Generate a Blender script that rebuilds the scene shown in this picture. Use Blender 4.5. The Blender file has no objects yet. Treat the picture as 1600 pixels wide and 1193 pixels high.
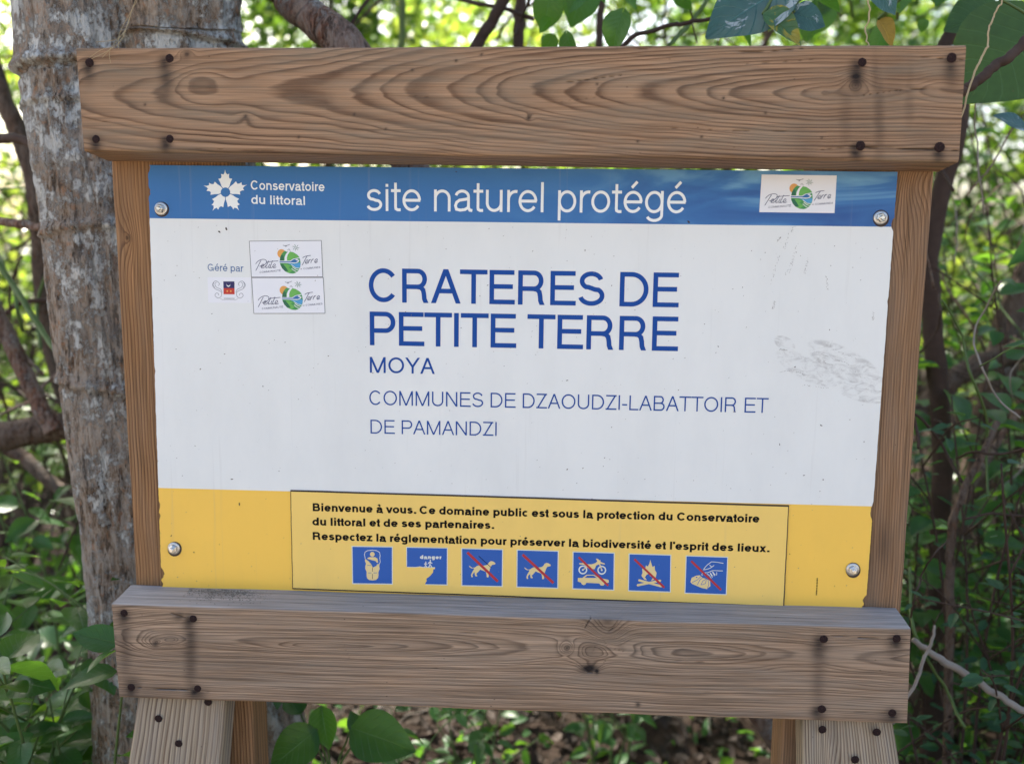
import bpy, math, random
import numpy as np
from mathutils import Vector, Matrix, geometry

sc = bpy.context.scene
COL = sc.collection
rnd = random.Random(7)
rng = np.random.default_rng(11)

# ------------------------------------------------------------------ camera
CAM = np.array([0.0847, -1.297, 1.5013])
FPX = 1496.7                                  # focal length in pixels of the 1600 px wide photograph
def rot(rx, ry, rz):
    cx, sx = math.cos(rx), math.sin(rx); cy, sy = math.cos(ry), math.sin(ry); cz, sz = math.cos(rz), math.sin(rz)
    X = np.array([[1, 0, 0], [0, cx, -sx], [0, sx, cx]]); Y = np.array([[cy, 0, sy], [0, 1, 0], [-sy, 0, cy]])
    Z = np.array([[cz, -sz, 0], [sz, cz, 0], [0, 0, 1]])
    return Z @ X @ Y
RC = rot(-0.1453, -0.0128, 0.062)
cam = bpy.data.cameras.new('camera'); camo = bpy.data.objects.new('camera', cam); COL.objects.link(camo)
m = Matrix.Identity(4)
for i in range(3):
    m[i][0] = RC[i, 0]; m[i][1] = RC[i, 2]; m[i][2] = -RC[i, 1]; m[i][3] = CAM[i]
camo.matrix_world = m
cam.sensor_width = 36; cam.lens = 36 * FPX / 1600
cam.clip_start = 0.02; cam.clip_end = 500
cam.dof.use_dof = True; cam.dof.focus_distance = 1.31; cam.dof.aperture_fstop = 3.0; cam.dof.aperture_blades = 0
sc.camera = camo

# ------------------------------------------------------------------ light
SUN = Vector((-0.42, 0.60, 0.74)).normalized()      # direction towards the sun: behind the sign, high, a little to the left
w = bpy.data.worlds.new('World'); sc.world = w; w.use_nodes = True
nt = w.node_tree; bgn = nt.nodes['Background']
sky = nt.nodes.new('ShaderNodeTexSky'); sky.sky_type = 'NISHITA'; sky.sun_disc = False
sky.sun_elevation = math.asin(SUN.z); sky.sun_rotation = math.atan2(SUN.x, SUN.y)
sky.air_density = 1.0; sky.dust_density = 4.5; sky.ozone_density = 1.0
nt.links.new(sky.outputs[0], bgn.inputs[0]); bgn.inputs[1].default_value = 0.15
sl = bpy.data.lights.new('sun', 'SUN'); sl.energy = 5.0; sl.angle = math.radians(0.5); sl.color = (1.0, 0.93, 0.82)
so = bpy.data.objects.new('sun', sl); COL.objects.link(so); so.rotation_euler = SUN.to_track_quat('Z', 'Y').to_euler()
so.location = (0, 0, 12)
sc.view_settings.view_transform = 'Standard'; sc.view_settings.look = 'None'; sc.view_settings.gamma = 1
sc.view_settings.use_curve_mapping = False
sc.view_settings.exposure = 1.68
sc.render.engine = 'CYCLES'
cy = sc.cycles; cy.use_denoising = True; cy.max_bounces = 8; cy.diffuse_bounces = 4; cy.glossy_bounces = 3
cy.transmission_bounces = 6; cy.caustics_reflective = False; cy.caustics_refractive = False; cy.sample_clamp_indirect = 8

# ------------------------------------------------------------------ helpers
def at(x, y, Y=0.0):
    """the point of the vertical plane y = Y that stands at pixel (x, y) of the photograph"""
    d = RC @ np.array([(x - 800) / FPX, 1, -(y - 596.5) / FPX])
    return CAM + d * ((Y - CAM[1]) / d[1])
def tag(o, label=None, cat=None, group=None, kind=None):
    if label: o['label'] = label
    if cat: o['category'] = cat
    if group: o['group'] = group
    if kind: o['kind'] = kind
    return o
def empty(name, loc, label=None, cat=None, group=None):
    o = bpy.data.objects.new(name, None); o.empty_display_size = .05; o.location = loc; COL.objects.link(o)
    return tag(o, label, cat, group)
def link(name, me, parent=None):
    o = bpy.data.objects.new(name, me); COL.objects.link(o)
    if parent is not None:
        o.parent = parent; o.matrix_parent_inverse = Matrix.Translation(-parent.location) if parent.type == 'EMPTY' and parent.parent is None else Matrix.Identity(4)
    return o
def mesh(name, v, f, mats=(), mi=None, smooth=True, uv=None, attrs=None):
    me = bpy.data.meshes.new(name)
    v = np.asarray(v, np.float32)
    if isinstance(f, np.ndarray):
        n, k = f.shape
        me.vertices.add(len(v)); me.vertices.foreach_set('co', v.ravel())
        me.loops.add(n * k); me.loops.foreach_set('vertex_index', f.ravel().astype(np.int32))
        me.polygons.add(n); me.polygons.foreach_set('loop_start', (np.arange(n) * k).astype(np.int32))
        me.update(calc_edges=True)
    else:
        me.from_pydata(v.tolist(), [], f)
    for mt in mats: me.materials.append(mt)
    if mi is not None: me.polygons.foreach_set('material_index', np.asarray(mi, np.int32))
    if smooth: me.polygons.foreach_set('use_smooth', np.ones(len(me.polygons), bool))
    if uv is not None:
        ul = me.uv_layers.new(name='UVMap'); li = np.zeros(len(me.loops), np.int32); me.loops.foreach_get('vertex_index', li)
        ul.data.foreach_set('uv', np.asarray(uv, np.float32)[li].ravel())
    for k, (typ, arr) in (attrs or {}).items():
        a = me.attributes.new(k, typ, 'POINT')
        a.data.foreach_set('vector' if typ == 'FLOAT_VECTOR' else 'value', np.asarray(arr, np.float32).ravel())
    me.update()
    return me
# value noise
_T = np.random.default_rng(3).random((64, 64, 64)).astype(np.float32)
def vn(x, y, z=0.0):
    x, y, z = np.broadcast_arrays(np.asarray(x, float), np.asarray(y, float), np.asarray(z, float))
    xi, yi, zi = np.floor(x).astype(int), np.floor(y).astype(int), np.floor(z).astype(int)
    fx, fy, fz = x - xi, y - yi, z - zi
    fx, fy, fz = [t * t * (3 - 2 * t) for t in (fx, fy, fz)]
    r = 0
    for a in (0, 1):
        for b in (0, 1):
            for c in (0, 1):
                r = r + _T[(xi + a) & 63, (yi + b) & 63, (zi + c) & 63] * (fx if a else 1 - fx) * (fy if b else 1 - fy) * (fz if c else 1 - fz)
    return r * 2 - 1
def fbm(x, y, z=0.0, o=4):
    r = 0; a = 1; s = 0
    for i in range(o):
        r = r + a * vn(np.asarray(x) * 2 ** i + 7.3 * i, np.asarray(y) * 2 ** i + 3.1 * i, np.asarray(z) * 2 ** i); s += a; a *= .5
    return r / s
# tubes
def tube_arrays(pts, radii, n=8, rough=0, seed=0, caps=True):
    pts = np.asarray(pts, float); radii = np.broadcast_to(np.asarray(radii, float), (len(pts),))
    t = np.gradient(pts, axis=0); t /= np.linalg.norm(t, axis=1)[:, None] + 1e-9
    ref = np.array([0.3, 1, 0.1]) if abs(t[0] @ np.array([0.3, 1, 0.1])) < 0.9 else np.array([1.0, 0, 0])
    V = []
    u = np.cross(t[0], ref); u /= np.linalg.norm(u)
    for i in range(len(pts)):
        u = u - t[i] * (u @ t[i]); u /= np.linalg.norm(u) + 1e-9
        w_ = np.cross(t[i], u)
        a = np.linspace(0, 2 * np.pi, n, endpoint=False)
        r = radii[i] * (1 + rough * vn(np.cos(a) * 1.5 + seed, np.sin(a) * 1.5, i * .45))
        V.append(pts[i] + (np.cos(a) * r)[:, None] * u + (np.sin(a) * r)[:, None] * w_)
    V = np.concatenate(V); F = []
    for i in range(len(pts) - 1):
        for j in range(n):
            F.append((i * n + j, i * n + (j + 1) % n, (i + 1) * n + (j + 1) % n, (i + 1) * n + j))
    if caps:
        F.append(tuple(range(n - 1, -1, -1))); F.append(tuple((len(pts) - 1) * n + j for j in range(n)))
    return V, F
def smooth_path(P, n):
    P = np.asarray(P, float); k = len(P)
    if k < 3: return P[0] + (P[-1] - P[0]) * np.linspace(0, 1, n)[:, None]
    Q = np.vstack([2 * P[0] - P[1], P, 2 * P[-1] - P[-2]]); out = []
    for s in np.linspace(0, k - 1 - 1e-6, n):
        i = int(s); f = s - i; a, b, c, d = Q[i], Q[i + 1], Q[i + 2], Q[i + 3]
        out.append(.5 * ((2 * b) + (c - a) * f + (2 * a - 5 * b + 4 * c - d) * f * f + (3 * b - a - 3 * c + d) * f ** 3))
    return np.array(out)
class Join:
    def __init__(s): s.v = []; s.f = []; s.n = 0; s.mi = []
    def add(s, V, F, mi=0):
        s.v.append(np.asarray(V, float)); s.f += [tuple(i + s.n for i in q) for q in F]; s.n += len(V); s.mi += [mi] * len(F)
    def tube(s, pts, r, n=7, **k): s.add(*tube_arrays(pts, r, n, **k))
    def obj(s, name, mats, parent=None, smooth=True):
        return link(name, mesh(name, np.concatenate(s.v), s.f, mats, s.mi, smooth), parent)

# ------------------------------------------------------------------ materials
def newmat(name, rough=.6, spec=.5, base=(.5, .5, .5)):
    mt = bpy.data.materials.new(name); mt.use_nodes = True
    b = mt.node_tree.nodes['Principled BSDF']
    b.inputs['Base Color'].default_value = (*base, 1); b.inputs['Roughness'].default_value = rough
    b.inputs['Specular IOR Level'].default_value = spec
    return mt, mt.node_tree, b
class NT:
    """small helper for writing node graphs"""
    def __init__(s, nt): s.nt = nt
    def n(s, t, **k):
        nd = s.nt.nodes.new('ShaderNode' + t)
        for a, b in k.items():
            setattr(nd, a, b)
        return nd
    def L(s, a, b): s.nt.links.new(a, b)
    def val(s, x, sock):
        if hasattr(x, 'is_linked') or hasattr(x, 'links'): s.L(x, sock)
        else: sock.default_value = x
    def math(s, op, a, b=None, c=None, clamp=False):
        nd = s.n('Math', operation=op); nd.use_clamp = clamp
        for i, x in enumerate((a, b, c)):
            if x is not None: s.val(x, nd.inputs[i])
        return nd.outputs[0]
    def ramp(s, f, stops, interp='LINEAR'):
        nd = s.n('ValToRGB'); cr = nd.color_ramp; cr.interpolation = interp
        while len(cr.elements) < len(stops): cr.elements.new(.5)
        for e, (p, c) in zip(cr.elements, stops):
            e.position = p; e.color = (*c, 1) if not isinstance(c, (int, float)) else (c, c, c, 1)
        s.L(f, nd.inputs[0]); return nd.outputs[0]
    def mix(s, f, a, b, mode='MIX'):
        nd = s.n('Mix', data_type='RGBA', blend_type=mode)
        s.val(f, nd.inputs[0])
        for x, i in ((a, 6), (b, 7)):
            if isinstance(x, tuple): nd.inputs[i].default_value = (*x, 1)
            else: s.L(x, nd.inputs[i])
        return nd.outputs[2]
    def noise(s, vec, scale, detail=4, rough=.55, dist=0, out=0):
        nd = s.n('TexNoise'); nd.inputs['Scale'].default_value = scale; nd.inputs['Detail'].default_value = detail
        nd.inputs['Roughness'].default_value = rough; nd.inputs['Distortion'].default_value = dist
        if vec is not None: s.L(vec, nd.inputs['Vector'])
        return nd.outputs[out]
    def mapv(s, vec, scale=(1, 1, 1), loc=(0, 0, 0)):
        nd = s.n('Mapping'); nd.inputs['Scale'].default_value = scale; nd.inputs['Location'].default_value = loc
        s.L(vec, nd.inputs['Vector']); return nd.outputs[0]
    def bump(s, h, strength, dist, b, prev=None):
        nd = s.n('Bump'); nd.inputs['Strength'].default_value = strength; nd.inputs['Distance'].default_value = dist
        s.L(h, nd.inputs['Height'])
        if prev is not None: s.L(prev, nd.inputs['Normal'])
        s.L(nd.outputs[0], b.inputs['Normal']); return nd.outputs[0]

def wood_mat(name, light, mid, dark, grey, greyamt=.35, line=.55, fine=1.0, skylit_top=False):
    """weathered softwood: the ring number comes from the board's own geometry (attribute), colour and fibre from here"""
    mt, nt_, b = newmat(name, .78, .12); g = NT(nt_)
    ring = g.n('Attribute', attribute_name='ring').outputs['Fac']
    wc = g.n('Attribute', attribute_name='plank').outputs['Vector']
    stain = g.n('Attribute', attribute_name='stain').outputs['Fac']
    crack = g.n('Attribute', attribute_name='crack').outputs['Fac']
    wob = g.noise(g.mapv(wc, (9, 200, 200)), 1, 3)
    r = g.math('ADD', ring, g.math('MULTIPLY', g.math('SUBTRACT', wob, .5), .22))
    fr = g.math('FRACT', r)
    prof = g.ramp(fr, [(0, 0.08), (.35, .18), (.62, .5), (.80, 1.0), (.90, 1.0), (1, 0.08)])
    band = g.noise(g.mapv(wc, (3, 22, 22)), 1, 3)                      # broad uneven tone between groups of rings
    amp = g.math('MULTIPLY', prof, g.math('ADD', line, g.math('MULTIPLY', g.math('SUBTRACT', band, .5), .9)), clamp=True)
    col = g.mix(amp, light, dark)
    tone = g.noise(g.mapv(wc, (5, 12, 12), (3, 1, 2)), 1, 4)
    col = g.mix(g.math('MULTIPLY', g.ramp(tone, [(.35, 0), (.68, 1)]), .55), col, mid)
    fib = g.noise(g.mapv(wc, (9, 620, 620)), 1, 3, .6)
    fib2 = g.noise(g.mapv(wc, (3.0, 210, 210), (1, 5, 3)), 1, 3, .6)
    f = g.math('ADD', g.math('MULTIPLY', fib, .6), g.math('MULTIPLY', fib2, .4))
    sh = g.math('MULTIPLY_ADD', g.math('SUBTRACT', f, .5), 2.7 * fine, 1.0)
    shc = g.n('CombineColor'); [g.L(sh, shc.inputs[i]) for i in range(3)]
    col = g.mix(1.0, col, shc.outputs[0], 'MULTIPLY')
    gr = g.ramp(g.noise(g.mapv(wc, (6, 40, 40), (8, 2, 1)), 1, 5, .65), [(.42, 0), (.7, 1)])
    col = g.mix(g.math('MULTIPLY', gr, greyamt), col, grey)
    if skylit_top:                                              # sky light on upward faces, painted in as weathered grey
        sn = g.n('SeparateXYZ'); g.L(g.n('NewGeometry').outputs['True Normal'], sn.inputs[0])
        sky_up = g.ramp(sn.outputs[2], [(.55, 0), (.85, 1)])
        sky_grey = g.mix(g.ramp(f, [(.35, 0), (.65, 1)]), (.17, .155, .145), (.43, .405, .385))
        col = g.mix(g.math('MULTIPLY', sky_up, .88), col, sky_grey)
    # tiny dark flecks
    fl = g.n('TexVoronoi'); fl.inputs['Scale'].default_value = 1; g.L(g.mapv(wc, (60, 130, 130)), fl.inputs['Vector'])
    flm = g.math('MULTIPLY', g.ramp(fl.outputs['Distance'], [(.05, 1), (.10, 0)]), g.ramp(g.noise(wc, 25, 2), [(.58, 0), (.66, .8)]))
    col = g.mix(flm, col, (.03, .018, .012))
    stw = g.math('MULTIPLY', stain, g.math('MULTIPLY_ADD', g.math('SUBTRACT', fib2, .5), 2.0, 1.25), clamp=True)
    col = g.mix(stw, col, (.022, .018, .017))
    col = g.mix(crack, col, (.012, .008, .006))
    g.L(col, b.inputs['Base Color'])
    h = g.math('ADD', g.math('MULTIPLY', prof, .5), g.math('MULTIPLY', f, .8))
    h = g.math('SUBTRACT', h, g.math('MULTIPLY', crack, 2.0))
    g.bump(h, .55, .0012, b)
    g.L(g.math('MULTIPLY_ADD', prof, -.18, .8), b.inputs['Roughness'])
    return mt
WOOD_TOP = wood_mat('upper_rail_wood', (.36, .225, .135), (.26, .158, .092), (.066, .032, .018), (.21, .185, .14), .5, .85)
WOOD_LOW = wood_mat('lower_rail_wood', (.36, .25, .168), (.27, .175, .11), (.06, .034, .022), (.23, .205, .17), .4, .72, 1.3, True)
WOOD_POST = wood_mat('post_wood', (.32, .178, .085), (.24, .128, .058), (.09, .038, .018), (.20, .15, .11), .25, .95)
WOOD_POSTR = wood_mat('right_post_wood', (.31, .182, .098), (.22, .13, .07), (.10, .05, .028), (.20, .165, .13), .35, .85)
WOOD_LEG = wood_mat('leg_wood', (.38, .305, .21), (.30, .22, .145), (.10, .06, .04), (.26, .235, .21), .4, .95)

def flat(name, colr, rough=.42, spec=.4, mottled=0.0):
    mt, nt_, b = newmat(name, rough, spec, colr)
    if mottled:
        g = NT(nt_); tc = g.n('TexCoord').outputs['Object']
        n1 = g.noise(tc, 45, 5, .7)
        g.L(g.mix(g.math('MULTIPLY', g.ramp(n1, [(.4, 0), (.75, 1)]), mottled), colr, tuple(c * .55 for c in colr)), b.inputs['Base Color'])
    return mt
def panel_mat(name, colr, kind):
    mt, nt_, b = newmat(name, .36, .3, colr); g = NT(nt_)
    tc = g.n('TexCoord').outputs['Object']
    col = None
    if kind == 'blue':
        sp = g.n('SeparateXYZ'); g.L(tc, sp.inputs[0])
        right = g.math('MULTIPLY_ADD', sp.outputs[0], 2.2, .1, clamp=True)
        cl = g.noise(g.mapv(tc, (4.5, 1, 15)), 1, 4, .5, 1.2)
        c1 = g.ramp(cl, [(.36, (.020, .085, .28)), (.50, (.040, .16, .40)), (.64, (.16, .37, .56))])
        col = g.mix(right, colr, c1)
        vg = g.ramp(sp.outputs[2], [(.5, 0), (1, 1)])
    grime = g.ramp(g.noise(g.mapv(tc, (7, 1, 3)), 1, 6, .65), [(.45, 0), (.85, 1)])
    gcol = tuple(c * .80 + .02 for c in colr)
    col = g.mix(g.math('MULTIPLY', grime, .6), col if col is not None else colr, gcol)
    # fine specks of dirt, clustered
    v = g.n('TexVoronoi'); v.inputs['Scale'].default_value = 150; g.L(tc, v.inputs['Vector'])
    sel = g.ramp(g.noise(tc, 60, 2), [(.60, 0), (.68, 1)])
    spk = g.math('MULTIPLY', g.ramp(v.outputs['Distance'], [(.04, 1), (.09, 0)]), sel)
    col = g.mix(g.math('MULTIPLY', spk, .5), col, (.10, .09, .08))
    # vertical run marks
    rn = g.ramp(g.noise(g.mapv(tc, (90, 1, 2.2)), 1, 4, .6), [(.62, 0), (.78, 1)])
    col = g.mix(g.math('MULTIPLY', rn, .22), col, (.32, .30, .28))
    if kind == 'white':
        # grey scuffs on the right-hand side, streaky and slanting
        sp = g.n('SeparateXYZ'); g.L(tc, sp.inputs[0])
        def blob(cx, cz, rx, rz, sl):
            dx = g.math('DIVIDE', g.math('SUBTRACT', sp.outputs[0], cx), rx)
            dz = g.math('DIVIDE', g.math('ADD', g.math('SUBTRACT', sp.outputs[2], cz), g.math('MULTIPLY', g.math('SUBTRACT', sp.outputs[0], cx), sl)), rz)
            d = g.math('ADD', g.math('MULTIPLY', dx, dx), g.math('MULTIPLY', dz, dz))
            return g.math('SUBTRACT', 1.0, d, clamp=True)
        m1 = g.math('MAXIMUM', g.math('MAXIMUM', blob(*SC1), blob(*SC2)), g.math('MAXIMUM', blob(*SC3), g.math('MULTIPLY', blob(*SC4), .8)))
        tex = g.noise(g.mapv(tc, (55, 1, 130)), 1, 6, .75, .8)
        edge = g.ramp(g.math('MULTIPLY', m1, 1.0), [(0, 0), (.25, 1), (1, .75)])
        sm = g.math('MULTIPLY', edge, g.ramp(tex, [(.46, .02), (.66, .9)]))
        col = g.mix(g.math('MULTIPLY', sm, .65), col, (.26, .25, .24))
    g.L(col, b.inputs['Base Color'])
    g.bump(g.noise(tc, 220, 3), .06, .001, b)
    g.L(g.math('MULTIPLY_ADD', grime, .12, .33), b.inputs['Roughness'])
    return mt
def _sc(x, y, rx, ry, sl):
    p = at(x, y); return (p[0], p[2], rx * .00088, ry * .00088, sl)
SC1 = _sc(1226, 536, 17, 11, .3); SC2 = _sc(1258, 575, 46, 20, .45); SC3 = _sc(1322, 570, 62, 27, .45); SC4 = _sc(1345, 612, 45, 16, .2)
P_BLUE = panel_mat('panel_blue_print', (.032, .155, .40), 'blue')
P_WHITE = panel_mat('panel_white_print', (.735, .752, .73), 'white')
P_YELLOW = panel_mat('panel_yellow_print', (.88, .54, .09), 'yellow')
PLATE = panel_mat('plate_pale_yellow', (.84, .575, .15), 'plate')
EDGE = flat('panel_dark_core', (.05, .035, .03), .8)
PRINT_W = flat('white_lettering', (.80, .83, .82), .4)
PRINT_BLUE = flat('blue_lettering', (.010, .066, .29), .5, .12)
PRINT_TEAL = flat('slate_blue_lettering', (.05, .13, .30), .4)
PRINT_BLACK = flat('black_lettering', (.006, .005, .005), .5, .1)
PIC_BLUE = flat('pictogram_blue', (.006, .09, .38), .4)
PIC_CREAM = flat('pictogram_cream', (.70, .56, .26), .4)
PIC_PALE = flat('pictogram_pale_edge', (.62, .66, .60), .4)
RED = flat('prohibition_red', (.40, .018, .03), .4)
STK = flat('sticker_white', (.76, .77, .80), .4)
STKE = flat('sticker_dark_edge', (.04, .04, .045), .6)
GR1 = flat('emblem_green', (.05, .28, .075), .4); GR2 = flat('emblem_dark_green', (.012, .13, .06), .4); GR3 = flat('emblem_light_green', (.13, .42, .08), .4)
WB1 = flat('emblem_water_blue', (.02, .13, .36), .4); WB2 = flat('emblem_light_blue', (.07, .32, .58), .4)
ORG = flat('emblem_orange', (.70, .33, .08), .4); INK = flat('emblem_ink', (.012, .025, .09), .4); INKG = flat('emblem_grey_ink', (.22, .23, .26), .5)
CR_B = flat('crest_navy', (.012, .012, .10), .4); CR_R = flat('crest_red', (.50, .03, .02), .4)

def nail_mat():
    mt, nt_, b = newmat('rusty_nail_iron', .85, .12); g = NT(nt_); tc = g.n('TexCoord').outputs['Object']
    n1 = g.noise(tc, 700, 4, .7)
    g.L(g.ramp(n1, [(.3, (.010, .007, .008)), (.55, (.028, .016, .015)), (.8, (.075, .035, .028))]), b.inputs['Base Color'])
    g.bump(n1, .8, .001, b); return mt
NAIL = nail_mat()
STEEL, _, b_ = newmat('bolt_steel', .28, .5, (.62, .62, .60)); b_.inputs['Metallic'].default_value = 1
STEEL2, _, b_ = newmat('washer_steel', .4, .5, (.50, .50, .49)); b_.inputs['Metallic'].default_value = 1

def bark_mat(name, dark, mid, red, grey, lich, lichz=True, lscale=11.0, lpos=.55):
    mt, nt_, b = newmat(name, .9, .15); g = NT(nt_); tc = g.n('TexCoord').outputs['Object']
    fis = g.noise(g.mapv(tc, (42, 42, 9)), 1, 6, .7, .3)
    fine = g.noise(g.mapv(tc, (150, 150, 42)), 1, 5, .8)
    f = g.math('ADD', g.math('MULTIPLY', fis, .45), g.math('MULTIPLY', fine, .55))
    col = g.ramp(f, [(.40, dark), (.47, mid), (.54, grey), (.62, mid), (.68, red)])
    vv = g.n('TexVoronoi'); vv.inputs['Scale'].default_value = 1; g.L(g.mapv(tc, (120, 120, 48)), vv.inputs['Vector'])
    pit = g.math('MULTIPLY', g.ramp(vv.outputs['Distance'], [(.12, 1), (.30, 0)]), g.ramp(g.noise(tc, 30, 3), [(.45, 0), (.55, 1)]))
    col = g.mix(g.math('MULTIPLY', pit, .8), col, tuple(c * .6 for c in dark))
    fs2 = g.ramp(g.noise(g.mapv(tc, (75, 75, 11), (6, 3, 1)), 1, 5, .75), [(.36, 1), (.43, 0)])
    col = g.mix(g.math('MULTIPLY', fs2, .75), col, dark)
    rb = g.ramp(g.noise(g.mapv(tc, (120, 120, 60), (3, 1, 2)), 1, 3, .6), [(.58, 0), (.64, 1)])
    col = g.mix(g.math('MULTIPLY', rb, .6), col, red)
    pale = g.ramp(g.noise(g.mapv(tc, (9, 9, 7), (1, 4, 2)), 1, 4, .6), [(.45, 0), (.62, 1)])
    col = g.mix(g.math('MULTIPLY', pale, .5), col, grey)
    big = g.noise(g.mapv(tc, (lscale, lscale, lscale * .8), (5, 2, 7)), 1, 3, .6)
    det = g.noise(g.mapv(tc, (150, 150, 110)), 1, 6, .9)
    lm = g.math('ADD', big, g.math('MULTIPLY', g.math('SUBTRACT', det, .5), 1.1))
    if lichz:
        sp = g.n('SeparateXYZ'); g.L(tc, sp.inputs[0])
        lm = g.math('ADD', lm, g.ramp(g.math('MULTIPLY_ADD', sp.outputs[2], .6, -.55), [(0, -.14 + .14), (.5, .07)]))
    lmk = g.ramp(lm, [(lpos - .02, 0), (lpos + .07, 1)])
    col = g.mix(g.math('MULTIPLY', lmk, .85), col, lich)
    g.L(col, b.inputs['Base Color'])
    h = g.math('SUBTRACT', g.math('ADD', f, g.math('MULTIPLY', lmk, .12)), g.math('ADD', g.math('MULTIPLY', pit, .4), g.math('MULTIPLY', fs2, .5)))
    g.bump(h, 1.0, .012, b)
    return mt
BARK = bark_mat('grey_lichen_bark', (.055, .038, .027), (.235, .165, .11), (.34, .175, .09), (.37, .325, .275), (.60, .61, .58), True, 24, .56)
BARK2 = bark_mat('brown_bark', (.035, .022, .016), (.10, .062, .042), (.16, .08, .045), (.16, .125, .10), (.34, .33, .30), False, 9, .68)
BARK3 = bark_mat('reddish_peeling_bark', (.05, .025, .018), (.17, .085, .055), (.28, .11, .06), (.28, .22, .18), (.42, .40, .37), False, 14, .62)
TWIG = flat('dark_twig_bark', (.065, .042, .032), .85, .2, .7)
TWIG2 = flat('pale_dead_wood', (.27, .235, .20), .85, .2, .6)
TWIG3 = flat('green_stem', (.09, .14, .04), .6, .3, .5)
STRAW = flat('dry_straw', (.42, .32, .18), .8, .2, .3)

def leaf_mat(name, c1, c2, trans, back=None, rough=.38, spec=.45, spots=None, tmix=.45, veincol=None):
    mt = bpy.data.materials.new(name); mt.use_nodes = True; nt_ = mt.node_tree; g = NT(nt_)
    b = nt_.nodes['Principled BSDF']; out = nt_.nodes['Material Output']
    oi = g.n('ObjectInfo').outputs['Random']; gi = g.n('NewGeometry').outputs['Random Per Island']
    rr = g.math('FRACT', g.math('ADD', oi, gi))
    uvn = g.n('UVMap').outputs[0]; sp = g.n('SeparateXYZ'); g.L(uvn, sp.inputs[0])
    u = g.math('ABSOLUTE', g.math('SUBTRACT', sp.outputs[0], .5)); v = sp.outputs[1]
    mid = g.ramp(u, [(.0, 1), (.022, 0)])
    sv = g.math('FRACT', g.math('MULTIPLY', g.math('SUBTRACT', v, g.math('MULTIPLY', u, .55)), 8.0))
    svm = g.ramp(sv, [(0, 1), (.07, 0), (.93, 0), (1, 1)])
    vein = g.math('MAXIMUM', mid, g.math('MULTIPLY', svm, .6))
    tc = g.n('TexCoord').outputs['Object']
    col = g.mix(rr, c1, c2)
    mot = g.noise(tc, 55, 4, .6)
    dk = g.n('CombineColor'); mv = g.math('MULTIPLY_ADD', g.math('SUBTRACT', mot, .5), .9, 1.0)
    [g.L(mv, dk.inputs[i]) for i in range(3)]
    col = g.mix(1.0, col, dk.outputs[0], 'MULTIPLY')
    vc = veincol or tuple(min(1, c * 2.2 + .03) for c in c1)
    brn = g.ramp(g.noise(tc, 70, 3, .6), [(.68, 0), (.72, 1)]); col = g.mix(g.math('MULTIPLY', brn, .55), col, (.12, .085, .03))
    col = g.mix(g.math('MULTIPLY', vein, .75), col, vc)
    if spots:
        sm = g.ramp(g.noise(tc, spots[0], 4, .7, .6), [(spots[1], 0), (spots[1] + .03, 1)])
        col = g.mix(sm, col, spots[2])
    g.L(col, b.inputs['Base Color'])
    b.inputs['Roughness'].default_value = rough; b.inputs['Specular IOR Level'].default_value = spec
    g.bump(g.math('ADD', g.math('MULTIPLY', vein, -.6), g.math('MULTIPLY', mot, .35)), .7, .003, b)
    tr = g.n('BsdfTranslucent'); tcol = g.mix(rr, trans, tuple(c * f_ for c, f_ in zip(trans, (1.25, .95, .8))))
    tcol = g.mix(g.math('MULTIPLY', vein, .3), tcol, tuple(c * .5 for c in trans)); g.L(tcol, tr.inputs[0])
    ms = g.n('MixShader'); ms.inputs[0].default_value = tmix
    g.L(b.outputs[0], ms.inputs[1]); g.L(tr.outputs[0], ms.inputs[2]); g.L(ms.outputs[0], out.inputs[0])
    return mt
LF_DARK = leaf_mat('dark_broad_leaf', (.026, .10, .026), (.042, .135, .03), (.14, .36, .03), rough=.36)
LF_NEAR = leaf_mat('near_ovate_leaf', (.024, .10, .026), (.040, .13, .032), (.18, .42, .03), rough=.36, veincol=(.12, .24, .09))
LF_MID = leaf_mat('mid_green_leaf', (.035, .11, .025), (.075, .16, .03), (.20, .40, .035), rough=.30, tmix=.42)
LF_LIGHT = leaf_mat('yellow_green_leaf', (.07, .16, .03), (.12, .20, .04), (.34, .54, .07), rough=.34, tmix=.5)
LF_FERN = leaf_mat('blue_green_leaflet', (.025, .085, .04), (.035, .11, .045), (.08, .22, .04), rough=.5, tmix=.35)
LF_BLUE = leaf_mat('blue_green_mined_leaf', (.035, .10, .095), (.045, .12, .10), (.06, .17, .05), rough=.33, spots=(34, .565, (.34, .40, .40)), tmix=.25)
LF_YEL = leaf_mat('yellowing_blotched_leaf', (.045, .13, .05), (.06, .15, .05), (.15, .25, .04), rough=.35, spots=(26, .52, (.38, .30, .03)), tmix=.25)
LF_OLD = leaf_mat('old_yellow_leaf', (.36, .25, .04), (.28, .17, .05), (.40, .28, .04), rough=.6, tmix=.4)
LF_DRY = leaf_mat('dry_litter_leaf', (.022, .015, .012), (.10, .075, .06), (.04, .02, .01), rough=.75, spec=.25, tmix=.12)
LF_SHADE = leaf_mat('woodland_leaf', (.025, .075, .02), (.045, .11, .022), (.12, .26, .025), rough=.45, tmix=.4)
LF_BIG = leaf_mat('large_dark_leaf', (.035, .085, .018), (.045, .10, .02), (.10, .22, .02), rough=.55, spots=(20, .66, (.16, .13, .04)), tmix=.3)
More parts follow.
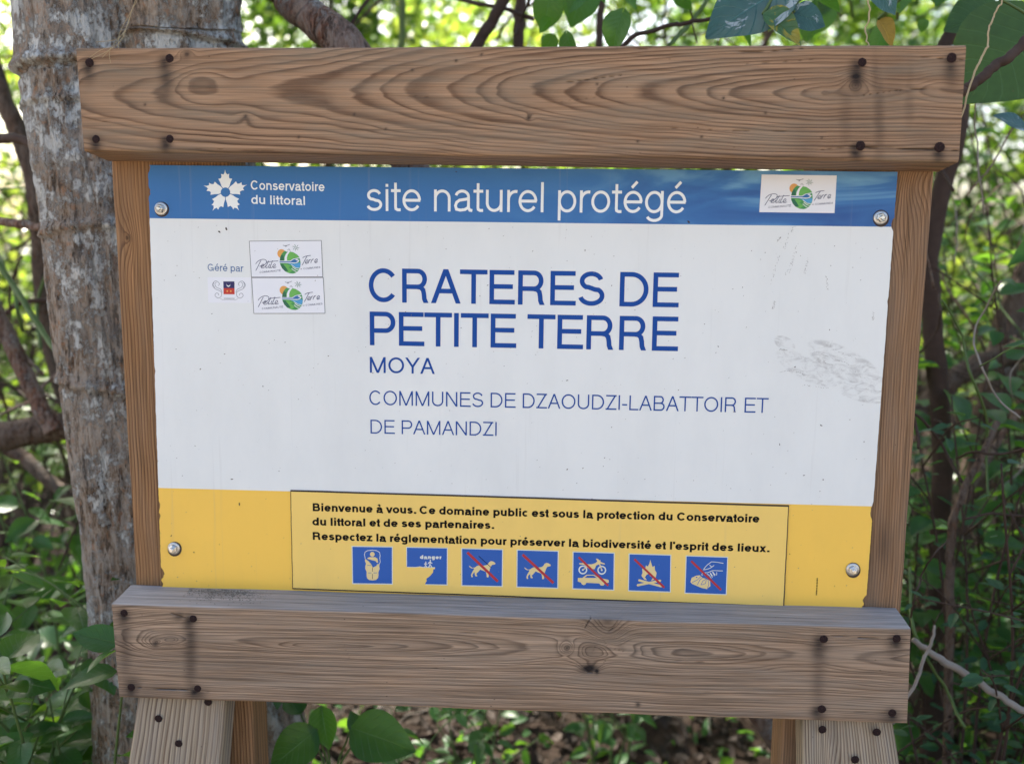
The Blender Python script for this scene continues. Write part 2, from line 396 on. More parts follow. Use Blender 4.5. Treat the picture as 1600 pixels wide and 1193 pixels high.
# ------------------------------------------------------------------ ground
def build_ground():
    def axis(lo, hi, near, step):
        a = list(np.arange(-near, near + 1e-6, step)); x = near
        while x < hi: x *= 1.35; a.append(min(x, hi))
        x = near
        while x < -lo: x *= 1.35; a.insert(0, max(-x, lo))
        return np.array(a)
    xs = axis(-220, 220, 7, .09); ys = axis(-220, 220, 7, .09) + 2.0
    X, Y = np.meshgrid(xs, ys, indexing='ij')
    Z = .05 * fbm(X * .6, Y * .6, 0, 3) + .022 * fbm(X * 3.5, Y * 3.5, 4, 3) - .01
    nx, ny = X.shape; I = np.arange(nx * ny).reshape(nx, ny)
    F = np.stack([I[:-1, :-1], I[1:, :-1], I[1:, 1:], I[:-1, 1:]], -1).reshape(-1, 4)
    mt, nt_, b = newmat('forest_floor_soil', .95, .15); g = NT(nt_); tc = g.n('TexCoord').outputs['Object']
    n1 = g.noise(tc, 5, 8, .7); n2 = g.noise(tc, 60, 5, .7)
    soil = g.ramp(g.math('ADD', g.math('MULTIPLY', n1, .5), g.math('MULTIPLY', n2, .5)), [(.35, (.015, .010, .007)), (.5, (.035, .023, .017)), (.65, (.07, .05, .037))])
    sp = g.n('SeparateXYZ'); g.L(tc, sp.inputs[0])
    pathm = g.math('MULTIPLY_ADD', g.math('ADD', sp.outputs[1], g.math('MULTIPLY', g.math('SUBTRACT', n1, .5), 1.5)), -1.2, -.5, clamp=True)
    dust = g.ramp(n2, [(.3, (.30, .25, .19)), (.7, (.44, .37, .29))])
    g.L(g.mix(pathm, soil, dust), b.inputs['Base Color'])
    g.bump(n2, .8, .02, b)
    o = link('ground', mesh('ground', np.stack([X, Y, Z], -1).reshape(-1, 3), F, [mt])); tag(o, kind='structure')
build_ground()
def gz(x, y): return float(.05 * fbm(x * .6, y * .6, 0, 3) + .022 * fbm(x * 3.5, y * 3.5, 4, 3) - .01)

# ------------------------------------------------------------------ wooden sign
sign = empty('information_sign', (0, .03, 0), 'wooden framed information board with a blue, white and yellow panel', 'sign')

def beam(name, C, off, field, N, M, mat, parent, px=None, rad=.004, stains=(), cracks=(), seed=0, wob=.0009, label=None):
    """C: start-left, end-left, end-right, start-right corners of the front face (left/right = the two long edges)."""
    C = [np.asarray(c, float) for c in C]; off = np.asarray(off, float)
    wid = .5 * (np.linalg.norm(C[3] - C[0]) + np.linalg.norm(C[2] - C[1])); th = np.linalg.norm(off)
    ln = .5 * (np.linalg.norm(C[1] - C[0]) + np.linalg.norm(C[2] - C[3]))
    k = 5; ra = rad / wid; rb = rad / th; cs = []
    def corner(ca, cb, a0):
        for j in range(k + 1):
            t = a0 + j / k * math.pi / 2; cs.append((ca + ra * math.cos(t), cb + rb * math.sin(t)))
    # perimeter: front (b=0) from a=0 to a=1, then far edge, back, near edge
    corner(ra, rb, math.pi)                                           # ends at (ra, 0)
    for j in range(1, M): cs.append((ra + (1 - 2 * ra) * j / M, 0.0))
    corner(1 - ra, rb, 1.5 * math.pi)                                 # -> (1, rb)
    for j in range(1, 24): cs.append((1.0, rb + (1 - 2 * rb) * j / 24))
    corner(1 - ra, 1 - rb, 0)
    for j in range(1, 12): cs.append((1 - ra - (1 - 2 * ra) * j / 12, 1.0))
    corner(ra, 1 - rb, .5 * math.pi)
    for j in range(1, 24): cs.append((0.0, 1 - rb - (1 - 2 * rb) * j / 24))
    cs = np.array(cs); P = len(cs)
    def place(s, a, b):
        L = C[0] + (C[1] - C[0]) * s[..., None]; R_ = C[3] + (C[2] - C[3]) * s[..., None]
        V = L + (R_ - L) * a[..., None] + off * b[..., None]
        l, q, d = s * ln, a * wid, b * th
        if px is not None:
            p = np.array(px, float); Lp = p[0] + (p[1] - p[0]) * s[..., None]; Rp = p[3] + (p[2] - p[3]) * s[..., None]; PX = Lp + (Rp - Lp) * a[..., None]
        else: PX = np.stack([l / .0008, q / .0008], -1)
        return V, l, q, d, PX
    def attrs(V, l, q, d, PX):
        ring = field(PX[..., 0], PX[..., 1], d / .0008, l, q, d)
        st = np.zeros(l.shape); X, Y = PX[..., 0], PX[..., 1]
        front = np.clip(1 - d / .012, 0, 1)
        for (x, y, rx, ru, rd_, a_) in stains:
            dy = Y - y; ry = np.where(dy < 0, ru, rd_)
            e = np.exp(-(((X - x + 1.5 * vn(Y * .15, x * .7)) / rx) ** 2 + (dy / ry) ** 2)) * a_
            st = np.maximum(st, e * front)
        ck = np.zeros(l.shape)
        for (pts, wd, dark) in cracks:
            for (x0, y0), (x1, y1) in zip(pts[:-1], pts[1:]):
                dx, dy = x1 - x0, y1 - y0; L2 = dx * dx + dy * dy
                t = np.clip(((X - x0) * dx + (Y - y0) * dy) / L2, 0, 1)
                dd = np.hypot(X - x0 - t * dx, Y - y0 - t * dy + .7 * vn(X * .035, y0))
                wv = wd * (.55 + .45 * vn(X * .06, y0 * 3.1)) * np.clip(np.minimum(np.abs(X - pts[0][0]), np.abs(X - pts[-1][0])) / 12 + .45, 0, 1)
                ck = np.maximum(ck, np.clip(1.3 - dd / np.maximum(wv, .25), 0, 1) * dark * front)
        return ring, np.clip(st, 0, 1), ck
    s = np.linspace(0, 1, N + 1); S, A = np.meshgrid(s, cs[:, 0], indexing='ij'); B = np.broadcast_to(cs[:, 1], S.shape)
    V, l, q, d, PX = place(S, A, B)
    ring, st, ck = attrs(V, l, q, d, PX)
    nrm = np.cross(C[1] - C[0], C[3] - C[0]); nrm /= np.linalg.norm(nrm); sg = np.sign(nrm @ -off) or 1; nrm = nrm * sg
    across = (C[3] - C[0]) / np.linalg.norm(C[3] - C[0])
    V = V + nrm * (wob * .5 * fbm(l * 14 + seed, q * 20, d * 20, 3) - .0018 * ck)[..., None] + across * (wob * fbm(l * 9 + seed, d * 15, seed, 3))[..., None]
    pl = np.stack([l, q, d + seed], -1)
    I = np.arange((N + 1) * P).reshape(N + 1, P); J = np.roll(I, -1, axis=1)
    F = np.stack([I[:-1], I[1:], J[1:], J[:-1]], -1).reshape(-1, 4)
    Vs, Fs, R_, S_, K_, P_ = [V.reshape(-1, 3)], [F], [ring.ravel()], [st.ravel()], [ck.ravel()], [pl.reshape(-1, 3)]
    base = (N + 1) * P
    for end in (0, N):                                                 # end grain caps, slightly domed and rough
        G = 12; rings = []
        ctr = np.array([.5, .5])
        for gi in range(G + 1):
            f = 1 - gi / G * .995
            ab = ctr + (cs - ctr) * f
            sv = np.full(P, 0.0 if end == 0 else 1.0)
            Vc, l_, q_, d_, PXc = place(sv, ab[:, 0], ab[:, 1])
            if gi == 0: Vc = V[end]
            r_, s_, c_ = attrs(Vc, l_, q_, d_, PXc)
            rings.append(Vc); R_.append(r_); S_.append(s_ * .4); K_.append(c_ * 0); P_.append(np.stack([l_ * 0 + end, q_, d_ + seed], -1))
        Vs.append(np.concatenate(rings)); Ic = base + np.arange((G + 1) * P).reshape(G + 1, P); Jc = np.roll(Ic, -1, axis=1)
        Fc = np.stack([Ic[:-1], Jc[:-1], Jc[1:], Ic[1:]], -1).reshape(-1, 4)
        if end == N: Fc = Fc[:, ::-1]
        Fs.append(Fc); base += (G + 1) * P
    Vv = np.concatenate(Vs); FF = np.concatenate(Fs)
    a_, b2, c_ = Vv[FF[:, 0]], Vv[FF[:, 1]], Vv[FF[:, 2]]; cen = Vv.mean(0)
    if (np.einsum('ij,ij->i', a_ - cen, np.cross(b2 - a_, c_ - a_))).sum() < 0: FF = FF[:, ::-1].copy()
    me = mesh(name, Vv, FF, [mat], attrs={'ring': ('FLOAT', np.concatenate(R_)), 'stain': ('FLOAT', np.concatenate(S_)), 'crack': ('FLOAT', np.concatenate(K_)), 'plank': ('FLOAT_VECTOR', np.concatenate(P_))})
    o = link(name, me, parent)
    if label: o['label'] = label
    return o

def bumps(X, Y, L):
    r = 0
    for (x, y, sx, sy, a) in L:
        r = r + a * np.exp(-(((X - x) / sx) ** 2 + ((Y - y) / sy) ** 2))
    return r
def field_top(X, Y, D, l, q, d):
    Xw = X + 10 * fbm(X / 90, Y / 30, 2, 3); z0 = 143 + 3 * np.sin(X / 160)
    dz = (Y - z0) + 3.0 * fbm(X / 110, Y / 50, 5, 3)
    pd = np.interp(Xw, [100, 125, 240, 385, 520, 591, 842, 1252, 1300, 1350, 1440, 1520], [128, 122, 112, 105, 99, 92, 62, 18, 12, 16, 20, 10])
    dzz = np.where(dz < 0, dz * 1.0, dz * 1.0)
    r = np.sqrt(dzz ** 2 + (pd + D * .6) ** 2) / 5.6
    r = r + bumps(X, Y, [(322, 130, 36, 24, -1.9), (396, 184, 14, 10, .8), (1345, 125, 22, 20, -2.6), (1345, 132, 9, 9, -2.5), (300, 84, 10, 7, -2.0), (846, 184, 7, 6, -.8), (250, 100, 60, 22, .9), (1465, 128, 30, 22, -.9), (1400, 140, 40, 25, -.5)])
    r = r + .20 * fbm(X / 70, Y / 16, 9, 2) + .05 * fbm(X / 300, Y / 5, 14, 2) + 20
    return r + .20 * np.sin(r * 1.9 + .6) + .15 * np.sin(r * .77) + .08 * np.sin(r * 3.7)
def field_low(X, Y, D, l, q, d):
    mid = 1010 + (X - 800) * .03
    dz = Y - mid + 3 * fbm(X / 200, Y / 40, 1, 3) + .5 * fbm(X / 90, Y / 14, 3, 2)
    pd = np.interp(X + 14 * fbm(X / 60, Y / 14, 8, 3), [170, 300, 480, 680, 800, 880, 1000, 1080, 1180, 1290, 1420], [30, 12, 3, 8, 15, 22, 14, 5, 12, 22, 12])
    r = np.sqrt(dz ** 2 * 1.0 + (pd + D * .5) ** 2) / 4.1
    r = r + bumps(X, Y, [(590, 1012, 130, 9, -2.2), (480, 1008, 60, 5, -1.2), (250, 1000, 34, 16, -4.0), (247, 1004, 7, 6, -2.5), (274, 998, 16, 8, -2), (902, 1012, 15, 12, 3.2), (902, 1012, 6, 5, 2), (938, 1042, 16, 10, -3.2), (965, 985, 26, 24, 5.5), (945, 1016, 26, 18, -3.0), (990, 1015, 20, 10, 2.0), (1230, 1040, 60, 12, .8)])
    r = r + .3 * fbm(X / 260, Y / 8, 4, 2) + 30
    return r + .35 * np.sin(r * 1.7) + .3 * np.sin(r * .6 + 1)
def field_post(sx, k, knots=()):
    def f(X, Y, D, l, q, d):
        r = (q + .03 + .004 * fbm(l * 3, q * 12, sx, 3)) / k * (1 + .1 * np.sin(l * 1.1 + sx)) + (d / .011)
        for (kl, kq, s1, s2, a) in knots: r = r + a * np.exp(-(((l - kl) / s1) ** 2 + ((q - kq) / s2) ** 2))
        return r + .25 * fbm(l * 18, q * 60, sx, 2) + 5
    return f

# upper rail
T_F, T_T = -.0640, .069
pxT = [(119, 74.5), (1510, 69), (1498, 252.5), (131.5, 236.5)]
nails_top = [(140, 98), (265, 91.5), (150, 217.5), (265.5, 217), (1347, 97.5), (1487, 90.5), (1344.5, 228), (1468, 230)]
st_top = [(x, y + 4, 10, 10, 24, .7) for x, y in nails_top] + [(267, 118, 12, 20, 38, .55), (1346, 118, 12, 22, 26, .8), (1345, 240, 11, 8, 18, .6), (265, 235, 9, 10, 16, .55), (150, 234, 9, 10, 16, .5),
    (1487, 110, 12, 12, 26, .5), (300, 85, 7, 6, 8, .55), (1345, 132, 14, 12, 14, .45), (1375, 120, 7, 40, 60, .28), (1330, 180, 14, 60, 70, .28), (1405, 120, 30, 40, 50, .16), (322, 130, 12, 10, 12, .18), (1345, 195, 60, 80, 60, .14), (846, 184.5, 4, 4, 4, .7), (395, 181, 3, 3, 3, .6), (1380, 180, 10, 80, 80, .35), (1425, 150, 9, 60, 60, .22), (1270, 215, 25, 30, 50, .14), (1450, 210, 40, 30, 40, .14), (200, 115, 40, 20, 20, .08), (620, 240, 120, 5, 10, .25), (1000, 246, 160, 5, 8, .3)] + [(r_x, r_y, 2.2, 2.2, 2.2, .7) for r_x, r_y in ((232, 163), (662, 109), (732, 95), (773, 85), (1146, 153), (1112, 214), (571, 178), (1294, 215), (620, 201), (952, 131), (1210, 176), (1015, 221), (480, 214))]
ck_top = [([(1352, 229), (1420, 232), (1498, 234)], 1.5, 1.0), ([(1290, 234), (1352, 229)], .8, .5), ([(1440, 90), (1484, 91)], 1.0, .8), ([(1492, 93), (1509, 91)], 1.0, .7), ([(1352, 149), (1410, 140), (1470, 137)], .8, .75), ([(1160, 82), (1220, 80), (1270, 75)], .9, .7),
    ([(980, 73), (985, 76), (1030, 77), (1038, 72)], .8, .6), ([(880, 161), (960, 150)], .5, .3), ([(900, 128), (940, 124), (990, 118)], .7, .6), ([(600, 150), (660, 149), (700, 152)], .4, .35), ([(1180, 100), (1290, 92)], .5, .5), ([(1060, 200), (1160, 204), (1250, 205)], .45, .5), ([(300, 232), (420, 236), (520, 238)], .4, .4), ([(150, 190), (210, 192)], .4, .4)]
railT = beam('rail', [at(x, y, T_F) for x, y in pxT], (0, T_T, -.0075), field_top, 620, 100, WOOD_TOP, sign, pxT, .0045, st_top, ck_top, 1.0, label='upper rail with wide curved grain and rusty nails')
# lower rail
L_F, L_T = -.0580, .063
pxL = [(174.5, 943), (1423, 982), (1417, 1131), (187, 1089.5)]
nails_low = [(194, 957), (302, 966), (205, 1073), (309, 1075), (1287, 998), (1401, 997), (1284, 1107), (1394, 1113)]
st_low = [(x, y + 2, 11, 9, 20, .7) for x, y in nails_low] + [(303, 1000, 11, 30, 85, .55), (197, 990, 11, 24, 80, .4), (206, 1074, 17, 22, 22, .55), (312, 1084, 18, 12, 14, .55), (1286, 1012, 13, 16, 26, .6), (1285, 1060, 11, 60, 60, .3), (1397, 1010, 12, 16, 22, .4),
    (1285, 1120, 12, 14, 18, .55), (1393, 1122, 16, 14, 18, .5), (246, 1004, 6, 5, 6, .6), (273, 998, 16, 9, 9, .2), (936, 1044, 15, 7, 7, .95), (955, 975, 24, 18, 14, .35), (940, 1015, 18, 14, 16, .3), (655, 1013, 90, 7, 7, .16), (1180, 1030, 70, 8, 8, .14), (400, 1040, 160, 14, 14, .10), (230, 1080, 60, 14, 14, .25), (948, 1048, 4, 5, 5, 1), (902, 1012, 4, 4, 4, .6), (970, 975, 20, 16, 18, .3), (800, 1078, 50, 12, 14, .2), (1010, 1100, 4, 4, 5, .6), (500, 1090, 60, 10, 20, .15),(284,962,10,6,8,.5)]
ck_low = [([(212, 1072), (260, 1076), (304, 1078)], 1.2, 1.0), ([(318, 1078), (345, 1081)], .8, .5), ([(1300, 994), (1345, 995), (1396, 997)], 1.1, .9), ([(1405, 999), (1422, 999)], 1.1, .8), ([(1332, 1113), (1390, 1114)], .9, .6), ([(944, 961), (936, 970), (928, 984)], 1.1, .9), ([(944, 961), (962, 960), (980, 963), (984, 968)], 1.0, .9), ([(984, 968), (972, 982), (962, 990)], 1.1, .9), ([(958, 990), (945, 1010), (934, 1034)], .8, .6), ([(930, 992), (912, 1000), (892, 1014)], .5, .45), ([(955, 995), (965, 1012), (990, 1018)], .6, .5), ([(540, 978), (560, 1030)], .5, .35), ([(700, 985), (760, 988)], .5, .4), ([(1050, 1030), (1160, 1037)], .5, .4), ([(600, 1040), (740, 1046)], .45, .4), ([(1100, 1080), (1200, 1084)], .5, .45), ([(270, 957), (296, 965)], 1.4, .6),
    ([(925, 1038), (935, 1050), (950, 1052)], 1.2, .9)]
railL = beam('rail', [at(x, y, L_F) for x, y in pxL], (0, L_T, .0055), field_low, 600, 90, WOOD_LOW, sign, pxL, .0035, st_low, ck_low, 2.0, label='lower rail, greyer wood with a split knot')
# posts
PF = .0052
def post(xo_top, xi, xo_bot, fld, mat, label, seed, stains=()):
    zt, zb = 1.3 + .405, -.25
    xot = xo_top[0] + (zt - xo_top[2]) * (xo_bot[0] - xo_top[0]) / (xo_bot[2] - xo_top[2])
    xob = xo_top[0] + (zb - xo_top[2]) * (xo_bot[0] - xo_top[0]) / (xo_bot[2] - xo_top[2])
    w_ = xi - xo_bot[0]
    L_, R_ = (xot, xot + w_) if w_ > 0 else (xot + w_, xot)
    L2, R2 = (xob, xob + w_) if w_ > 0 else (xob + w_, xob)
    return beam('post', [(L_, PF, zt), (L2, PF, zb), (R2, PF, zb), (R_, PF, zt)], (0, .07, 0), fld, 700, 40, mat, sign, None, .004, stains, (), seed, label=label)
inL = at(391, 1112, PF)[0]; inR = at(1223, 1140, PF)[0]
kl = 1.705 - at(196, 372, PF)[2]; kr = 1.705 - at(1420, 350, PF)[2]
postL = post(at(174, 262, PF), inL, at(211.5, 908, PF), field_post(1.0, .0052, [(kl, .018, .03, .012, -2.2), (kl, .018, .006, .004, -2.0)]), WOOD_POST, 'left post with straight orange-brown grain', 3.0, [(kl / .0008, .018 / .0008, 7, 5, 5, .5)])
postR = post(at(1459.5, 272, PF), inR, at(1408.5, 945, PF), field_post(2.0, .0040, [(kr, .10, .05, .03, 3.5), (kr - .05, .13, .03, .02, 3.0)]), WOOD_POSTR, 'right post, duller brown with swirled grain near the top', 4.0, [((1.705 - at(1398, 850, PF)[2]) / .0008, .123 / .0008, 45, 14, 14, .35)])
# splayed legs under the lower rail
def leg(tl, tr, bl, br, y0, y1, fld, seed, label, stains):
    A, B, Cc, D = at(*tl, y0), at(*tr, y0), at(*bl, y1), at(*br, y1)
    up = (A - Cc); up /= np.linalg.norm(up); up2 = (B - D); up2 /= np.linalg.norm(up2)
    A, B = A + up * .05, B + up2 * .05                                # the head of the leg ends behind the rail
    k1 = (A[2] + .1) / -( -up[2]); k2 = (B[2] + .1) / up2[2]
    off = np.cross(up, (B - A)); off /= np.linalg.norm(off); off *= .046 * (1 if off[1] > 0 else -1)
    return beam('leg', [A, A - up * k1, B - up2 * k2, B], off, fld, 520, 44, WOOD_LEG, sign, None, .005, stains, (), seed, label=label)
legL = leg((214, 1090), (352, 1095), (199, 1193), (344, 1193), -.044, -.062, field_post(5.0, .0078), 5.0, 'left splayed leg below the lower rail', ())
legR = leg((1254, 1132), (1397, 1136), (1255, 1193), (1406, 1193), -.044, -.056, field_post(8.0, .0060, [(.12, .055, .05, .02, 2.5)]), 6.0, 'right splayed leg below the lower rail', ())

# nails
def nail_mesh(seed, r=.0056):
    n = 14; V = []; rs = [(1.0, 0), (1.01, .0002), (.94, .0005), (.6, .0008), (.25, .0008)]
    for rr, h in rs:
        for j in range(n):
            a = j / n * 2 * math.pi; k = 1 + .07 * float(vn(math.cos(a) * 2 + seed, math.sin(a) * 2, seed)); V.append((r * rr * k * math.cos(a), -h, r * rr * k * math.sin(a)))
    F = [(i * n + j, i * n + (j + 1) % n, (i + 1) * n + (j + 1) % n, (i + 1) * n + j) for i in range(4) for j in range(n)] + [tuple(4 * n + j for j in range(n))]
    return mesh('nail', V, F, [NAIL])
nm = [nail_mesh(i * 3.3) for i in range(4)]
def child_at(name, me, parent, loc, rotm=None, s=1.0):
    o = bpy.data.objects.new(name, me); COL.objects.link(o); o.parent = parent
    M_ = Matrix.Translation(Vector(loc)) @ (rotm.to_4x4() if rotm is not None else Matrix.Identity(4)) @ Matrix.Scale(s, 4)
    p = parent; base = Matrix.Identity(4)
    if p.type == 'EMPTY': base = Matrix.Translation(p.location)
    elif p.parent is not None: base = Matrix.Identity(4)
    o.matrix_basis = base.inverted() @ M_
    return o
def rt(): return Matrix.Rotation(rnd.uniform(0, 6.28), 3, 'Y')
for i, (x, y) in enumerate(nails_top): child_at('nail', nm[i % 4], railT, at(x, y, T_F - rnd.uniform(-.0001, .0005)), rt(), 1.14 if i == 7 else rnd.uniform(.9, 1.05))
for i, (x, y) in enumerate(nails_low): child_at('nail', nm[i % 4], railL, at(x, y, L_F - rnd.uniform(-.0001, .0005)), rt(), rnd.uniform(.9, 1.06))
for x, y in [(247.5, 1122), (279, 1161), (325, 1096)]: child_at('nail', nm[rnd.randrange(4)], legL, at(x, y, -.052 - (y - 1130) * .00016), rt(), .98)
for x, y in [(1285, 1139), (1370, 1143), (1336, 1186)]: child_at('nail', nm[rnd.randrange(4)], legR, at(x, y, -.051 - (y - 1140) * .00016), rt(), 1.0)

# ------------------------------------------------------------------ panel
def noisy_edge(p0, p1, chips, side, n):
    out = []
    for i in range(n + 1):
        t = i / n; x = p0[0] + (p1[0] - p0[0]) * t; y = p0[1] + (p1[1] - p0[1]) * t
        dd = .35 * float(vn(y * .35, side * 9, 1.0))
        for (cy_, hh, dep) in chips:
            if abs(y - cy_) < hh: dd += dep * (1 - ((y - cy_) / hh) ** 2) * (.75 + .5 * abs(float(vn(y * .7, side, 5))))
        out.append((x - side * dd, y))
    return out
LT, RT, RB, LB = (231.5, 258.5), (1402.5, 268.5), (1352.5, 950), (252.5, 916.5)
def lerp(a, b, t): return (a[0] + (b[0] - a[0]) * t, a[1] + (b[1] - a[1]) * t)
eL = [(231, 258), (228, 341.5), (246.3, 762), (252.5, 916.5)]; eR = [(1402.5, 268.5), (1397.5, 354.5), (1365.5, 790.5), (1352.5, 950)]
eL[1] = lerp(eL[0], eL[3], .126); eL[2] = lerp(eL[0], eL[3], .765); eR[1] = lerp(eR[0], eR[3], .126); eR[2] = lerp(eR[0], eR[3], .766)
chL = [(262, 9, 3.5), (300, 8, 2.5), (578, 5, 2), (789, 7, 2), (806, 5, 1.6), (895, 9, 5), (912, 5, 3)]
chR = [(350, 10, 4), (470, 4, 1.5), (800, 12, 4), (938, 9, 5), (948, 4, 6)]
def build_panel():
    V, F, MI = [], [], []
    front_loop = []
    for k, mi in ((0, 0), (1, 1), (2, 2)):
        l = noisy_edge(eL[k], eL[k + 1], chL, -1, 60); r = noisy_edge(eR[k], eR[k + 1], chR, 1, 60)
        top = [lerp(l[0], r[0], i / 24) for i in range(1, 24)]; bot = [lerp(r[-1], l[-1], i / 24) for i in range(1, 24)]
        poly = [at(*p, 0) for p in l[::-1] + top + r + bot]
        tris = geometry.tessellate_polygon([[Vector(p) for p in poly]])
        b0 = len(V); V += [tuple(p) for p in poly]
        for t in tris:
            t = [b0 + i for i in t]
            nrm = np.cross(np.array(V[t[1]]) - V[t[0]], np.array(V[t[2]]) - V[t[0]])
            F.append(tuple(t if nrm[1] < 0 else t[::-1])); MI.append(mi)
        front_loop.append((l, r))
    loop = [p for l, _ in front_loop for p in l] + [p for p in [lerp(front_loop[2][0][-1], front_loop[2][1][-1], i / 24) for i in range(1, 24)]] + [p for _, r in front_loop[::-1] for p in r[::-1]] + [lerp(front_loop[0][1][0], front_loop[0][0][0], i / 24) for i in range(1, 24)]
    W = [at(*p, 0) for p in loop]; b0 = len(V); n = len(W)
    V += [tuple(p) for p in W] + [(p[0], .0048, p[2]) for p in W]
    for i in range(n): F.append((b0 + i, b0 + (i + 1) % n, b0 + n + (i + 1) % n, b0 + n + i)); MI.append(3)
    tri = geometry.tessellate_polygon([[Vector(p) for p in W]])
    for t in tri: F.append(tuple(b0 + n + i for i in t)); MI.append(3)
    return link('panel', mesh('panel', V, F, [P_BLUE, P_WHITE, P_YELLOW, EDGE], MI, smooth=False), sign)
panel = build_panel()

# ---- flat print: polygons and strokes lying on the panel
class Print:
    def __init__(s, lift): s.j = Join(); s.lift = lift; s.mats = []; s.k = 0
    def _mi(s, mt):
        if mt not in s.mats: s.mats.append(mt)
        return s.mats.index(mt)
    def y(s): s.k += 1; return -(s.lift + s.k * 6e-6)
    def poly(s, pts, mt, f=lambda p: p):
        y = s.y(); P = []
        for p in pts:
            q = at(*f(p), 0); P.append((q[0], y, q[2]))
        tr = geometry.tessellate_polygon([[Vector(p) for p in P]]); F = []
        for t in tr:
            a, b_, c = [np.array(P[i]) for i in t]
            F.append(tuple(t) if np.cross(b_ - a, c - a)[1] < 0 else tuple(t)[::-1])
        s.j.add(P, F, s._mi(mt))
    def stroke(s, pts, wd, mt, f=lambda p: p, closed=False, taper=False, round_=False):
        P = np.array([f(p) for p in pts], float); n = len(P)
        if closed: T = np.roll(P, -1, 0) - np.roll(P, 1, 0)
        else: T = np.gradient(P, axis=0)
        T /= np.linalg.norm(T, axis=1)[:, None] + 1e-9; Nn = np.stack([-T[:, 1], T[:, 0]], -1)
        ww = np.full(n, wd / 2.0)
        if taper: ww = ww * (.35 + .65 * np.sin(np.linspace(.25, math.pi - .15, n)))
        y = s.y(); V = []
        for p, nn, h in zip(P, Nn, ww):
            for sgn in (1, -1): q = at(*(p + nn * h * sgn), 0); V.append((q[0], y, q[2]))
        F = [(2 * i, 2 * i + 1, 2 * i + 3, 2 * i + 2) for i in range(n - 1)]
        if closed: F.append((2 * n - 2, 2 * n - 1, 1, 0))
        s.j.add(V, F, s._mi(mt))
        if round_:
            for p in (P[0], P[-1]): s.poly(circ(p[0], p[1], wd / 2, wd / 2, 14), mt)
    def obj(s, name, parent): return s.j.obj(name, s.mats, parent, smooth=False)
def circ(cx, cy_, rx, ry, n=28, a0=0, a1=360):
    return [(cx + rx * math.cos(math.radians(a0 + (a1 - a0) * i / n)), cy_ + ry * math.sin(math.radians(a0 + (a1 - a0) * i / n))) for i in range(n + (0 if a1 - a0 == 360 else 1))]

